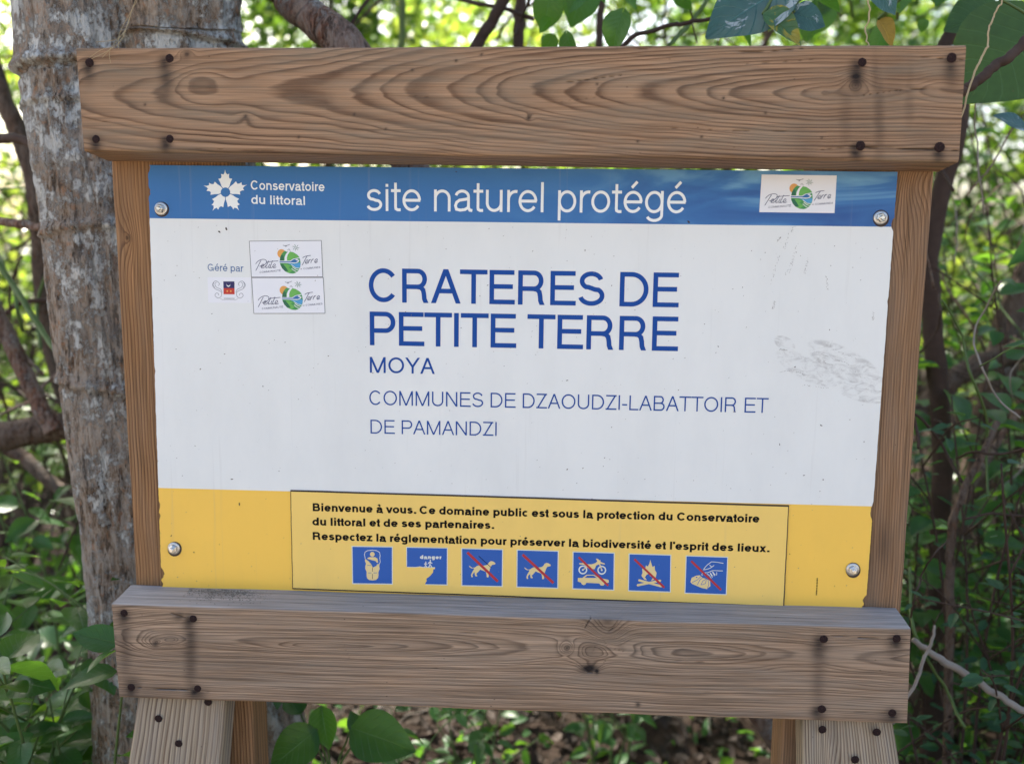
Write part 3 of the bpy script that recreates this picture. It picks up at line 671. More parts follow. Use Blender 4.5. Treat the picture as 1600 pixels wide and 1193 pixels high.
# ---- lettering: letters drawn as even strokes, any weight
def arc(cx, cy_, rx, ry, a0, a1, n=16):
    return [(cx + rx * math.cos(math.radians(a0 + (a1 - a0) * i / n)), cy_ + ry * math.sin(math.radians(a0 + (a1 - a0) * i / n))) for i in range(n + 1)]
XH = .735
def glyph(c, w):
    h = w / 2; X = XH; y0, y1 = ('y', 0.0), ('y', 1.0); yx = ('y', X)
    acc = {'é': ('e', [(.33, X + .10), (.52, X + .30)]), 'à': ('a', [(.44, X + .10), (.25, X + .30)]), 'É': ('E', [(.42, 1.07), (.58, 1.25)])}
    if c in acc:
        a, S = glyph(acc[c][0], w); return a, S + [(acc[c][1], None, None)]
    def ring(cx, rx, x=X): return (arc(cx, x / 2, rx - h, x / 2 - h, 0, 360, 36), 'c', None)
    def hook(): return (.62 - h)
    G = {
     ' ': (.36, []), '.': (.34, [([(.11, h * 1.1), (.11 + w * 1.15, h * 1.1)], None, None)]),
     '-': (.46, [([(.06, .36), (.40, .36)], None, None)]), "'": (.26, [([(.13, 1.0), (.13, .70)], None, None)]),
     'C': (1.0, [(arc(.5, .5, .43 - h, .5 - h, 38, 322, 40), None, None)]),
     'G': (1.06, [(arc(.5, .5, .43 - h, .5 - h, 38, 318, 40), None, None), ([(.93 - h, 0), (.93 - h, .46)], y0, None), ([(.93, .46 - h), (.53, .46 - h)], None, None)]),
     'R': (.98, [([(.1 + h, 0), (.1 + h, 1)], y0, y1), ([(.1, 1 - h), (.56, 1 - h)] + arc(.56, .735 - h / 2, .27 - h, .265 - h / 2, 90, -90, 16) + [(.1, .47)], None, None), ([(.54, .47), (.65, .45), (.715, .38), (.74, .26), (.752, .12), (.80, 0)], None, y0)]),
     'P': (.90, [([(.1 + h, 0), (.1 + h, 1)], y0, y1), ([(.1, 1 - h), (.56, 1 - h)] + arc(.56, .72 - h / 2, .29 - h, .28 - h / 2, 90, -90, 16) + [(.1, .44)], None, None)]),
     'B': (.93, [([(.1 + h, 0), (.1 + h, 1)], y0, y1), ([(.1, 1 - h), (.54, 1 - h)] + arc(.54, .755 - h / 2, .24 - h, .245 - h / 2, 90, -90, 14) + [(.1, .51)], None, None), ([(.1, .51), (.57, .51)] + arc(.57, .255 + h / 2, .28 - h, .255 - h / 2, 90, -90, 16) + [(.1, h)], None, None)]),
     'A': (.90, [([(.02 + h, 0), (.45, 1)], y0, y1), ([(.88 - h, 0), (.45, 1)], y0, y1), ([(.20, .36), (.70, .36)], None, None)]),
     'T': (.82, [([(.01, 1 - h), (.81, 1 - h)], None, None), ([(.41, 0), (.41, 1 - w)], y0, None)]),
     'E': (.88, [([(.1 + h, 0), (.1 + h, 1)], y0, y1), ([(.1 + w, 1 - h), (.82, 1 - h)], None, None), ([(.1 + w, .52), (.78, .52)], None, None), ([(.1 + w, h), (.84, h)], None, None)]),
     'L': (.76, [([(.1 + h, 0), (.1 + h, 1)], y0, y1), ([(.1 + w, h), (.72, h)], None, None)]),
     'D': (1.0, [([(.1 + h, 0), (.1 + h, 1)], y0, y1), ([(.1 + w, 1 - h), (.42, 1 - h)] + arc(.44, .5, .48 - h, .5 - h, 90, -90, 24) + [(.42, h), (.1 + w, h)], None, None)]),
     'S': (.90, [(arc(.45, .755 - h / 2, .34 - h, .245 - h / 2, 12, 235, 18) + [(.36, .545), (.56, .475)] + arc(.45, .26 + h / 2, .38 - h, .26 - h / 2, 50, -168, 20), None, None)]),
     'O': (1.08, [(arc(.54, .5, .47 - h, .5 - h, 0, 360, 44), 'c', None)]),
     'U': (.98, [([(.1 + h, 1), (.1 + h, .38)] + arc(.49, .36, .39 - h, .36 - h, 180, 360, 22) + [(.88 - h, .38), (.88 - h, 1)], y1, y1)]),
     'I': (.2 + w, [([(.1 + h, 0), (.1 + h, 1)], y0, y1)]),
     'M': (1.15, [([(.1 + h, 0), (.1 + h, 1)], y0, y1), ([(1.05 - h, 0), (1.05 - h, 1)], y0, y1), ([(.1 + h, 1), (.575, 0)], y1, y0), ([(1.05 - h, 1), (.575, 0)], y1, y0)]),
     'N': (.98, [([(.1 + h, 0), (.1 + h, 1)], y0, y1), ([(.88 - h, 0), (.88 - h, 1)], y0, y1), ([(.1 + h, 1), (.88 - h, 0)], y1, y0)]),
     'Y': (.90, [([(.02 + h, 1), (.45, .42)], y1, None), ([(.88 - h, 1), (.45, .42)], y1, None), ([(.45, 0), (.45, .46)], y0, None)]),
     'Z': (.82, [([(.06, 1 - h), (.77, 1 - h)], None, None), ([(.04, h), (.78, h)], None, None), ([(.06 + w * .7, 0), (.77 - w * .7, 1)], y0, y1)]),
     'o': (.77, [ring(.385, .335)]),
     'c': (.69, [(arc(.37, X / 2, .31 - h, X / 2 - h, 45, 315, 30), None, None)]),
     'e': (.77, [(arc(.385, X / 2, .335 - h, X / 2 - h, 0, 325, 34), None, None), ([(.05 + h, X / 2), (.72 - h * .4, X / 2)], None, None)]),
     'a': (.75, [(arc(.35, X - h - .19, .26 - h * .6, .19, 165, 0, 16) + [(.61 - h * .6, .13), (.63, .05), (.72, h * .8)], None, None), ([(.61 - h * .6, .44), (.48, .415), (.25, .38), (.12 + h * .6, .31), (.06 + h, .2), (.11 + h * .7, .08), (.28, h), (.45, .05 + h * .4), (.57, .14), (.61 - h * .6, .26)], None, None)]),
     'n': (.77, [([(.09 + h, 0), (.09 + h, X)], y0, yx), (arc(.39, .44, .30 - h, X - h - .44, 180, 0, 16) + [(.69 - h, 0)], None, y0)]),
     'm': (1.16, [([(.09 + h, 0), (.09 + h, X)], y0, yx), (arc(.36, .46, .27 - h, X - h - .46, 180, 0, 14) + [(.63 - h, 0)], None, y0), (arc(.855 - h, .46, .225, X - h - .46, 180, 0, 14) + [(1.08 - h, 0)], None, y0)]),
     'u': (.77, [([(.68 - h, 0), (.68 - h, X)], y0, yx), ([(.08 + h, X), (.08 + h, .30)] + arc(.38, .30, .30 - h, .30 - h, 180, 360, 16), yx, None)]),
     'r': (.46, [([(.09 + h, 0), (.09 + h, X)], y0, yx), (arc(.40, .42, .31 - h, X - h - .42, 180, 78, 10), None, None)]),
     's': (.68, [(arc(.34, X * .755 - h / 2, .26 - h, X * .245 - h / 2, 15, 235, 14) + [(.30, X * .535), (.40, X * .485)] + arc(.34, X * .26 + h / 2, .29 - h, X * .26 - h / 2, 50, -165, 16), None, None)]),
     't': (.40, [([(.16 + h * .5, .95), (.16 + h * .5, .14), (.17 + h * .5, .06 + h * .4), (.24 + h * .4, h * .9), (.37, h * .9)], ('y', .95), None), ([(.02, X - h), (.37, X - h)], None, None)]),
     'l': (.18 + w, [([(.09 + h, 0), (.09 + h, 1)], y0, y1)]),
     'i': (.18 + w, [([(.09 + h, 0), (.09 + h, X)], y0, yx), ([(.09 + h, X + .075), (.09 + h, X + .075 + w)], None, None)]),
     'v': (.68, [([(.02 + h * .8, X), (.34, 0)], yx, y0), ([(.66 - h * .8, X), (.34, 0)], yx, y0)]),
     'x': (.70, [([(.04 + h, X), (.66 - h, 0)], yx, y0), ([(.66 - h, X), (.04 + h, 0)], yx, y0)]),
     'z': (.66, [([(.04, X - h), (.60, X - h)], None, None), ([(.03, h), (.62, h)], None, None), ([(.04 + w * .7, 0), (.60 - w * .7, X)], y0, yx)]),
     'd': (.79, [ring(.375, .325), ([(.70 - h, 0), (.70 - h, 1)], y0, y1)]),
     'b': (.79, [ring(.415, .325), ([(.09 + h, 0), (.09 + h, 1)], y0, y1)]),
     'p': (.79, [ring(.415, .325), ([(.09 + h, -.27), (.09 + h, X)], ('y', -.27), yx)]),
     'g': (.79, [ring(.375, .325), ([(.70 - h, X), (.70 - h, -.06)] + arc(.39, -.06, .31 - h, .23 - h, 0, -160, 16), yx, None)]),
    }
    return G[c]
def cut_strip(pts, w, c0, c1):
    pts = [q for i, q in enumerate(pts) if i == 0 or math.hypot(q[0] - pts[i - 1][0], q[1] - pts[i - 1][1]) > 1e-3]
    P = np.array(pts, float); n = len(P)
    seg = P[1:] - P[:-1]; seg /= np.linalg.norm(seg, axis=1)[:, None] + 1e-9
    L_, R_ = [], []
    for i in range(n):
        if i == 0: t = seg[0]; k = 1
        elif i == n - 1: t = seg[-1]; k = 1
        else:
            t = seg[i - 1] + seg[i]; t /= np.linalg.norm(t) + 1e-9; k = 1 / max(.5, abs(t @ seg[i]))
        nn = np.array([-t[1], t[0]]) * w / 2 * k
        L_.append(P[i] + nn); R_.append(P[i] - nn)
    for idx, c, d in ((0, c0, seg[0]), (-1, c1, seg[-1])):
        if isinstance(c, tuple):
            ax = 1 if c[0] == 'y' else 0
            for S in (L_, R_):
                if abs(d[ax]) > 1e-3: S[idx] = S[idx] + d * (c[1] - S[idx][ax]) / d[ax]
    return L_, R_
def lettering(txt, p0, p1, ptop, wt, mt, parent, lift, track=-.01, name='lettering', slant=0.0):
    """text from pixel p0 (baseline start) to p1 (baseline end), cap height up to pixel ptop"""
    a, b_, t = at(*p0), at(*p1), at(*ptop); H = abs(t[2] - a[2]) if abs(t[0] - a[0]) < .05 else abs(t[2] - a[2])
    gl = [glyph(c, wt) for c in txt]
    first = .1 if txt[0] in 'RPEDIMNBUL' else .06
    total = np.linalg.norm(b_ - a) / H; nat = sum(g_[0] for g_ in gl) - first - .07
    tr = track; xs = (total - tr * (len(txt) - 1)) / nat
    j = Join(); x = -first * xs; kk = 0
    ex = (b_ - a) / np.linalg.norm(b_ - a)
    for (adv, S) in gl:
        for (pts, c0, c1) in S:
            kk += 1; y = -(lift + (kk % 5) * 1.2e-5)
            closed = c0 == 'c'
            if closed: pts = pts[:-1]; q = [pts[-1]] + pts + [pts[0]]; L_, R_ = cut_strip(q, wt, None, None); L_, R_ = L_[1:-1], R_[1:-1]
            else: L_, R_ = cut_strip(pts, wt, c0, c1)
            V = []
            for A_, B_ in zip(L_, R_):
                for P in (A_, B_):
                    w3 = a + ex * ((x + (P[0] + P[1] * slant) * xs) * H) + np.array([0, 0, 1.0]) * P[1] * H; V.append((w3[0], y, w3[2]))
            n = len(L_); F = [(2 * i, 2 * i + 1, 2 * i + 3, 2 * i + 2) for i in range(n - 1)]
            if closed: F.append((2 * n - 2, 2 * n - 1, 1, 0))
            j.add(V, F)
        x += adv * xs + tr
    return j.obj(name, [mt], parent, smooth=False)
LZ = .00025
lettering('site naturel protégé', (573, 329.5), (1070.5, 333.5), (573, 283), .098, PRINT_W, panel, LZ)
lettering('Conservatoire', (392, 296.3), (507, 299), (392, 281.8), .15, PRINT_W, panel, LZ)
lettering('du littoral', (393, 318.5), (477, 320.6), (393, 304.5), .15, PRINT_W, panel, LZ)
lettering('Géré par', (324.7, 423), (380, 424.5), (324.7, 412), .12, PRINT_TEAL, panel, LZ)
lettering('CRATERES DE', (576, 471.6), (1058.5, 480), (576, 418.7), .135, PRINT_BLUE, panel, LZ, -.05)
lettering('PETITE TERRE', (578, 539), (1057.5, 548.3), (578, 486.5), .135, PRINT_BLUE, panel, LZ, -.05)
lettering('MOYA', (578, 582), (678, 584), (578, 557.3), .125, PRINT_BLUE, panel, LZ)
lettering('COMMUNES DE DZAOUDZI-LABATTOIR ET', (577, 632.2), (1198.6, 644.8), (577, 609.5), .095, PRINT_BLUE, panel, LZ)
lettering('DE PAMANDZI', (579, 676.8), (776.6, 680.6), (579, 655.3), .095, PRINT_BLUE, panel, LZ)
# tiny vertical printer's mark, too small to read
pm = Print(LZ)
for i in range(11):
    yy = 903 + i * 2.5; xx = 1277 - (i * .14)
    pm.stroke([(xx - 1.0, yy), (xx + 1.0, yy + rnd.uniform(-.4, .4))], rnd.uniform(1.2, 2.1), PRINT_BLACK)
pm.obj('printers_mark', panel)
# five-petalled flower emblem
fm = lambda o, s: (lambda p: (o[0] + p[0] / s, o[1] + p[1] / s))
f7 = fm((310, 255), 7.27); em = Print(LZ)
pet = [(302, 72), (308, 105), (325, 128), (350, 120), (345, 145), (350, 172), (383, 178), (365, 215), (352, 258), (336, 285), (280, 285), (262, 262), (245, 215), (225, 178), (255, 172), (262, 150), (255, 122), (285, 128), (296, 105)]
for i in range(5):
    a = math.radians(72 * i); ca, sa = math.cos(a), math.sin(a)
    em.poly([(308 + (x - 306) * ca - (y - 330) * sa, 330 + (x - 306) * sa + (y - 330) * ca) for x, y in pet], PRINT_W, f7)
em.poly(circ(308, 330, 54, 54, 24), P_BLUE, f7)
em.obj('flower_emblem', panel)

# ---- notice plate
def slab(name, quad, y0, y1, mats, parent, mi_front=0, jit=0.0):
    loop = []
    for i in range(4):
        a, b_ = quad[i], quad[(i + 1) % 4]
        for k in range(16):
            t = k / 16; loop.append((a[0] + (b_[0] - a[0]) * t + jit * float(vn(i * 7 + k * .9, 1)), a[1] + (b_[1] - a[1]) * t + jit * float(vn(i * 5 + k * .9, 3))))
    W = [at(*p, 0) for p in loop]; n = len(W)
    V = [(p[0], y0, p[2]) for p in W] + [(p[0], y1, p[2]) for p in W]
    F = [tuple(range(n))[::-1]] + [(i, (i + 1) % n, n + (i + 1) % n, n + i) for i in range(n)]
    return link(name, mesh(name, V, F, mats, [0] + [1] * n, smooth=False), parent)
edgeplate = slab('plate_backing', [(454, 764.6), (1232.6, 788.8), (1224.8, 947.6), (457.4, 919)], -.0016, 0.0, [EDGE, EDGE], sign, jit=.3)
edgeplate['label'] = 'dark chipped rim behind the pale yellow notice plate'
plate = slab('notice_plate', [(455.3, 766.8), (1231, 790.8), (1223, 944.8), (458.6, 917)], -.0022, -.0016, [PLATE, EDGE], sign, jit=.25)
PZ = .0022 + .00015
lettering('Bienvenue à vous. Ce domaine public est sous la protection du Conservatoire', (489.5, 797.3), (1185.6, 815.2), (489.5, 784.9), .21, PRINT_BLACK, plate, PZ, -.055)
lettering('du littoral et de ses partenaires.', (489, 819.4), (771, 825), (489, 807.2), .21, PRINT_BLACK, plate, PZ, -.055)
lettering("Respectez la réglementation pour préserver la biodiversité et l'esprit des lieux.", (489.5, 841.9), (1200.5, 861.3), (489.5, 829.8), .21, PRINT_BLACK, plate, PZ, -.055)
sq = [[(551.3, 852.8), (612.8, 853.8), (612.8, 910.3), (552.2, 909.6)], [(636.3, 854.2), (698.7, 855.3), (698.3, 911.6), (636.5, 910.6)], [(722.4, 856.2), (784.8, 857.9), (784.1, 914.0), (722.6, 912.6)],
      [(808.9, 858.4), (871.6, 860.4), (870.8, 916.6), (808.4, 914.8)], [(896.1, 861.4), (959, 863.3), (958.3, 919.6), (895.5, 917.6)], [(983.6, 864.5), (1047.3, 866.5), (1046.4, 922.6), (982.5, 920.7)], [(1072.6, 867.6), (1136, 869.8), (1133.6, 926.6), (1070.6, 924.4)]]
def grow(q, e):
    c = (sum(p[0] for p in q) / 4, sum(p[1] for p in q) / 4)
    return [(p[0] + math.copysign(e, p[0] - c[0]), p[1] + math.copysign(e, p[1] - c[1])) for p in q]
names = ['person in a sleeping bag', 'two walkers at a cliff edge', 'dog on a lead, struck through', 'loose dog, struck through', 'motorcycle and car, struck through', 'campfire, struck through', 'hand dropping a shell, struck through']
g1 = fm((545, 845), 10.0); g3 = fm((715, 850), 9.697); g5 = fm((890, 855), 6.2745)
dog = [(180, 312), (195, 325), (225, 345), (262, 342), (300, 315), (345, 308), (400, 312), (440, 305), (465, 285), (480, 258), (510, 243), (545, 252), (574, 272), (570, 292), (545, 298), (522, 302), (505, 330), (490, 370), (480, 410), (468, 440), (474, 468), (470, 488), (445, 488), (440, 440), (430, 405), (385, 388), (345, 372), (318, 405), (285, 435), (302, 468), (295, 476), (270, 470), (260, 428), (272, 408), (242, 425), (226, 455), (234, 484), (212, 486), (206, 450), (224, 410), (248, 372), (250, 352), (215, 352), (190, 338), (176, 318)]
for i, q in enumerate(sq):
    p = Print(PZ)
    if i == 1: p.poly([(635, 853), (700, 854.2), (699.6, 913), (665, 912), (664, 883.8), (635.2, 883.2)], PIC_PALE)
    else: p.poly(grow(q, 1.4), PIC_PALE)
    p.poly(q, PIC_BLUE)
    if i == 0:
        p.poly([(262, 262), (258, 300), (275, 340), (265, 380), (262, 420), (285, 470), (283, 520), (290, 565), (320, 595), (375, 602), (430, 595), (462, 565), (470, 520), (468, 475), (488, 420), (480, 385), (485, 345), (445, 352), (440, 375), (380, 402), (370, 380), (350, 345), (320, 310)], PIC_CREAM, g1)
        p.stroke([(262, 262), (250, 200), (260, 160), (300, 138), (375, 130), (440, 138), (485, 165), (495, 215), (488, 260), (498, 310), (482, 350)], .9, PIC_PALE, g1)
        p.poly(circ(373, 195, 37, 37, 20), PIC_CREAM, g1)
        p.poly([(298, 252), (330, 240), (420, 240), (455, 265), (462, 330), (440, 322), (425, 300), (380, 290), (330, 275), (298, 264)], PIC_CREAM, g1)
        for s in ([(375, 402), (375, 465)], [(375, 502), (375, 580)], [(295, 368), (355, 368)], [(308, 485), (360, 485)], [(392, 485), (445, 485)], [(300, 275), (345, 312), (372, 375)]): p.stroke(s, .8, PRINT_TEAL if s[0][0] != 375 else EDGE, g1)
    if i == 1:
        p.poly([(905, 397), (1050, 399), (1120, 390), (1160, 400), (1352, 403), (1348, 425), (1325, 430), (1320, 475), (1290, 515), (1255, 548), (1215, 575), (1222, 610), (1195, 655), (1180, 680), (905, 680)], PLATE, g1)
        p.stroke([(918, 395), (1050, 397), (1120, 389), (1160, 398), (1350, 402)], .9, PIC_PALE, g1)
        for cx, s_ in ((1278, 1.0), (1208, .78)):
            top = 400 - 108 * s_
            p.poly(circ(cx, top, 11 * s_, 11 * s_, 10), PIC_PALE, g1)
            for st in ([(cx - 2, top + 12 * s_), (cx - 6 * s_, top + 60 * s_)], [(cx - 6 * s_, top + 58 * s_), (cx + 6 * s_, top + 78 * s_), (cx + 26 * s_, 400)], [(cx - 6 * s_, top + 58 * s_), (cx - 12 * s_, top + 82 * s_), (cx - 32 * s_, 400)], [(cx - 2, top + 18 * s_), (cx - 24 * s_, top + 36 * s_), (cx - 30 * s_, top + 52 * s_)], [(cx, top + 18 * s_), (cx + 14 * s_, top + 42 * s_), (cx + 30 * s_, top + 40 * s_)]):
                p.stroke(st, 1.3 * s_ + .1, PIC_PALE, g1)
    if i in (2, 3):
        ff = g3 if i == 2 else (lambda pt: g3((pt[0] + 838, pt[1] + 27)))
        p.poly(dog, PIC_CREAM, ff)
        if i == 2: p.stroke([(322, 168), (508, 338)], 1.0, PRINT_BLACK, g3)
        p.stroke([(150, 112), (612, 552)] if i == 2 else [(148, 118), (615, 548)], 4.0, RED, ff, round_=False)
    if i == 4:
        for cx, cy_ in ((130, 212), (315, 215)):
            p.stroke(circ(cx, cy_, 37, 37, 30), 2.0, PIC_PALE, g5, closed=True); p.poly(circ(cx, cy_, 9, 9, 10), PIC_PALE, g5)
        p.poly([(93, 146), (150, 146), (168, 156), (215, 158), (252, 146), (272, 128), (262, 106), (275, 104), (292, 120), (300, 112), (302, 134), (348, 152), (342, 160), (300, 150), (285, 160), (262, 168), (245, 205), (190, 202), (165, 182), (140, 162), (98, 158)], PIC_CREAM, g5)
        for s in ([(290, 145), (315, 212)], [(130, 212), (180, 175)], [(262, 104), (285, 132)]): p.stroke(s, 1.6, PIC_CREAM, g5)
        p.poly([(82, 290), (125, 290), (165, 260), (240, 260), (285, 290), (355, 303), (382, 310), (384, 335), (345, 345), (335, 362), (320, 366), (303, 362), (290, 344), (165, 338), (155, 355), (140, 360), (122, 355), (110, 335), (80, 325)], PIC_CREAM, g5)
        p.poly([(146, 290), (172, 268), (236, 268), (268, 291)], PIC_BLUE, g5)
    if i == 5:
        for s in ([(668, 362), (885, 318)], [(682, 314), (895, 372)]): p.stroke(s, 3.4, PIC_CREAM, g5, round_=True)
        p.poly([(790, 112), (800, 150), (812, 185), (832, 172), (835, 215), (852, 240), (845, 280), (820, 312), (798, 318), (815, 290), (812, 262), (790, 275), (775, 250), (755, 258), (736, 285), (757, 312), (735, 308), (706, 275), (704, 262), (715, 240), (710, 205), (725, 190), (740, 200), (748, 168), (765, 180), (782, 150)], PIC_CREAM, g5)
    if i == 6:
        p.poly([(1182, 330), (1195, 290), (1240, 268), (1275, 265), (1300, 290), (1335, 300), (1375, 320), (1378, 370), (1345, 400), (1290, 388), (1200, 350)], PIC_CREAM, g5)
        for s in ([(1200, 335), (1250, 310), (1285, 275)], [(1250, 358), (1275, 310), (1300, 292)], [(1285, 360), (1305, 320), (1335, 302)], [(1290, 360), (1330, 345), (1338, 305)], [(1350, 395), (1362, 350), (1355, 315)]): p.stroke(s, .8, PIC_BLUE, g5)
        p.poly(circ(1243, 285, 9, 6, 10), PIC_BLUE, g5)
        for s in ([(1310, 210), (1322, 192), (1345, 166), (1390, 132), (1450, 138), (1505, 148)], [(1310, 212), (1350, 205), (1380, 192), (1415, 168)], [(1370, 165), (1390, 182)], [(1300, 268), (1292, 255), (1310, 240), (1350, 240), (1400, 218), (1500, 222)], [(1345, 250), (1370, 268), (1385, 292), (1398, 285), (1375, 245)], [(1378, 240), (1395, 268), (1420, 270), (1398, 232)], [(1400, 228), (1420, 258), (1440, 262), (1440, 235)]): p.stroke(s, 1.0, PIC_PALE, g5)
    if i >= 4:
        a0, a1 = {4: ((88, 88), (378, 366)), 5: ((634, 108), (928, 386)), 6: ((1190, 125), (1482, 408))}[i]
        p.stroke([a0, a1], 3.4, RED, g5, round_=False)
    o = p.obj('pictogram', plate); o['label'] = 'blue square: ' + names[i]
    if i == 1: lettering('danger', (656.8, 871.5), (689.6, 871.9), (656.8, 865.7), .27, PIC_PALE, plate, PZ + .0003)

# ---- stickers
def bil(src, dst):
    """maps the crop pixel rectangle src=(x0,y0,x1,y1) onto the photo quad dst"""
    def f(p):
        u = (p[0] - src[0]) / (src[2] - src[0]); v = (p[1] - src[1]) / (src[3] - src[1])
        a = (dst[0][0] * (1 - u) + dst[1][0] * u, dst[0][1] * (1 - u) + dst[1][1] * u); b_ = (dst[3][0] * (1 - u) + dst[2][0] * u, dst[3][1] * (1 - u) + dst[2][1] * u)
        return (a[0] * (1 - v) + b_[0] * v, a[1] * (1 - v) + b_[1] * v)
    return f
stq = [[(389.6, 376.8), (502.2, 375.7), (504.4, 432.6), (393, 432.9)], [(393.4, 433.7), (505.2, 433.6), (508, 489.3), (396.8, 489.6)], [(1190, 272.7), (1307.4, 274.2), (1303.8, 333), (1186.3, 331.5)]]
stl = ['upper of two stacked logo stickers', 'lower of two stacked logo stickers', 'logo sticker on the blue band']
def script(p, f, k):
    S = [[(735, 318), (718, 345), (692, 392), (664, 440)], [(668, 360), (690, 332), (735, 308), (778, 306), (802, 325), (795, 352), (765, 375), (712, 388)],
         [(735, 398), (762, 384), (768, 368), (752, 364), (735, 382), (732, 402), (748, 410), (772, 400), (790, 380)], [(826, 322), (805, 365), (788, 398), (796, 408), (812, 398)], [(838, 362), (822, 395), (828, 408), (846, 396)],
         [(876, 318), (856, 362), (842, 396), (850, 408), (868, 396)], [(878, 398), (902, 382), (906, 366), (892, 362), (876, 380), (874, 400), (890, 408), (915, 396)], [(792, 342), (850, 332), (942, 324)],
         [(1240, 290), (1262, 276), (1300, 266), (1340, 262)], [(1296, 268), (1275, 300), (1250, 345), (1228, 378)], [(1272, 350), (1298, 336), (1304, 318), (1290, 316), (1274, 334), (1270, 352), (1284, 358), (1308, 346)],
         [(1322, 312), (1312, 335), (1302, 356)], [(1312, 332), (1326, 314), (1340, 310)], [(1356, 306), (1344, 330), (1336, 352)], [(1346, 328), (1360, 309), (1374, 306)], [(1384, 342), (1412, 326), (1418, 308), (1404, 304), (1388, 322), (1384, 342), (1396, 350), (1420, 336)]]
    for s in S: p.stroke([tuple(q) for q in smooth_path(s, 12)], k, INK, f)
for q, lb in zip(stq, stl):
    st = slab('sticker', q, -.00035, 0, [STK, STKE], sign); st['label'] = lb
    rim = Print(.00037)
    rim.stroke([q[0], lerp(q[0], q[1], .5), q[1]], .7, STKE); rim.stroke([q[1], lerp(q[1], q[2], .5), q[2]], .7, STKE); rim.stroke([q[2], lerp(q[2], q[3], .5), q[3]], .8, STKE); rim.stroke([q[3], lerp(q[3], q[0], .5), q[0]], .7, STKE)
    if lb != stl[2]: rim.obj('sticker_rim', st)
    f = bil((606, 84, 1474, 519), q); p = Print(.0004)
    p.poly(circ(988, 238, 52, 54, 22), ORG, f)
    p.poly([(960, 330), (968, 280), (985, 245), (1010, 215), (1030, 205), (1050, 215), (1085, 212), (1130, 222), (1175, 250), (1200, 280), (1210, 330), (1212, 360), (1205, 400), (1185, 440), (1150, 468), (1115, 478), (1070, 474), (1020, 452), (985, 415), (965, 370)], GR1, f)
    p.poly([(960, 330), (968, 280), (990, 250), (1010, 262), (1012, 300), (1005, 328)], GR2, f)
    p.poly([(1060, 225), (1110, 218), (1165, 245), (1195, 285), (1130, 290), (1085, 318), (1052, 318), (1050, 260)], GR3, f)
    p.poly([(1018, 322), (1022, 280), (1040, 240), (1066, 214), (1092, 212), (1062, 250), (1050, 285), (1050, 320)], STK, f)
    p.poly([(955, 322), (1085, 324), (1125, 300), (1222, 280), (1170, 306), (1200, 322), (1180, 345), (1140, 356), (955, 348)], STK, f)
    p.poly([(958, 330), (1090, 332), (1130, 306), (1190, 296), (1150, 312), (1188, 328), (1150, 346), (960, 342)], WB1, f)
    p.poly([(1060, 356), (1140, 360), (1200, 345), (1211, 365), (1200, 402), (1170, 412), (1120, 385)], WB2, f)
    p.poly([(970, 362), (1040, 365), (1090, 385), (1060, 400), (1110, 440), (1070, 470), (1020, 450), (985, 412)], GR3, f)
    p.poly([(965, 360), (1000, 362), (1030, 400), (1060, 450), (1020, 450), (985, 415)], GR2, f)
    for s in ([(1100, 372), (1150, 410), (1200, 415)], [(1110, 398), (1150, 428), (1188, 438)], [(1100, 418), (1135, 445), (1160, 460)], [(985, 418), (1010, 448), (1045, 468)]): p.stroke(s, .9, STK, f)
    for s in ([(1008, 136), (1040, 148), (1092, 128)], [(1030, 142), (1062, 138), (1040, 158)], [(1062, 198), (1078, 182), (1095, 204)]): p.stroke(s, .9, INKG, f)
    for a in (5, 48, 95, 140, 200, 250, 310):
        ca, sa = math.cos(math.radians(a)), math.sin(math.radians(a)); p.stroke([(1162 + 6 * ca, 165 + 6 * sa), (1162 + 26 * ca - 5 * sa, 165 + 24 * sa + 5 * ca), (1162 + 44 * ca, 165 + 40 * sa)], .8, GR2, f, taper=True)
    script(p, f, .85)
    p.obj('emblem', st)
    lettering('COMMUNAUTÉ', f((708, 472)), f((966, 450)), f((708, 449)), .13, INK, st, .0004)
    lettering('COMMUNES', f((1243, 429)), f((1448, 412)), f((1243, 408)), .14, INK, st, .0004)
    lettering('DE', f((1206, 430)), f((1228, 428)), f((1206, 417)), .14, INK, st, .0004)
cq = [(324.3, 432.9), (392.8, 433.2), (393.1, 473.2), (325.5, 472.8)]
cst = slab('sticker', cq, -.0003, 0, [STK, STKE], sign); cst['label'] = 'small borderless crest sticker with two sea-horses'
p = Print(.00034); f = bil((108, 517, 633, 825), cq)
p.poly([(296, 567), (430, 567), (430, 648), (296, 648)], CR_B, f); p.poly([(296, 648), (430, 648), (430, 722), (296, 722)], CR_R, f)
p.poly([(333, 590), (340, 612), (357, 620), (374, 612), (380, 588), (376, 622), (357, 634), (338, 624)], STK, f)
for cx in (342, 384): p.poly(circ(cx, 684, 11, 11, 8), ORG, f)
for sgn in (1, -1):
    mx = lambda pts: [(363 + sgn * (x - 363), y) for x, y in pts]
    for s in ([(240, 580), (205, 560), (170, 590), (168, 625), (200, 660), (250, 680), (275, 710), (262, 755), (225, 768), (192, 740), (205, 710), (232, 712), (238, 735)], [(215, 575), (195, 600), (215, 640), (262, 662), (280, 700)], [(185, 575), (175, 610), (195, 645)], [(240, 580), (250, 600), (235, 620)]):
        p.stroke([tuple(q) for q in smooth_path(mx(s), 22)], .75, INKG, f)
p.stroke([(298, 772), (430, 772)], 1.0, INKG, f); p.stroke([(255, 775), (290, 790), (363, 785), (435, 790), (470, 775)], .5, INKG, f)
p.obj('emblem', cst)

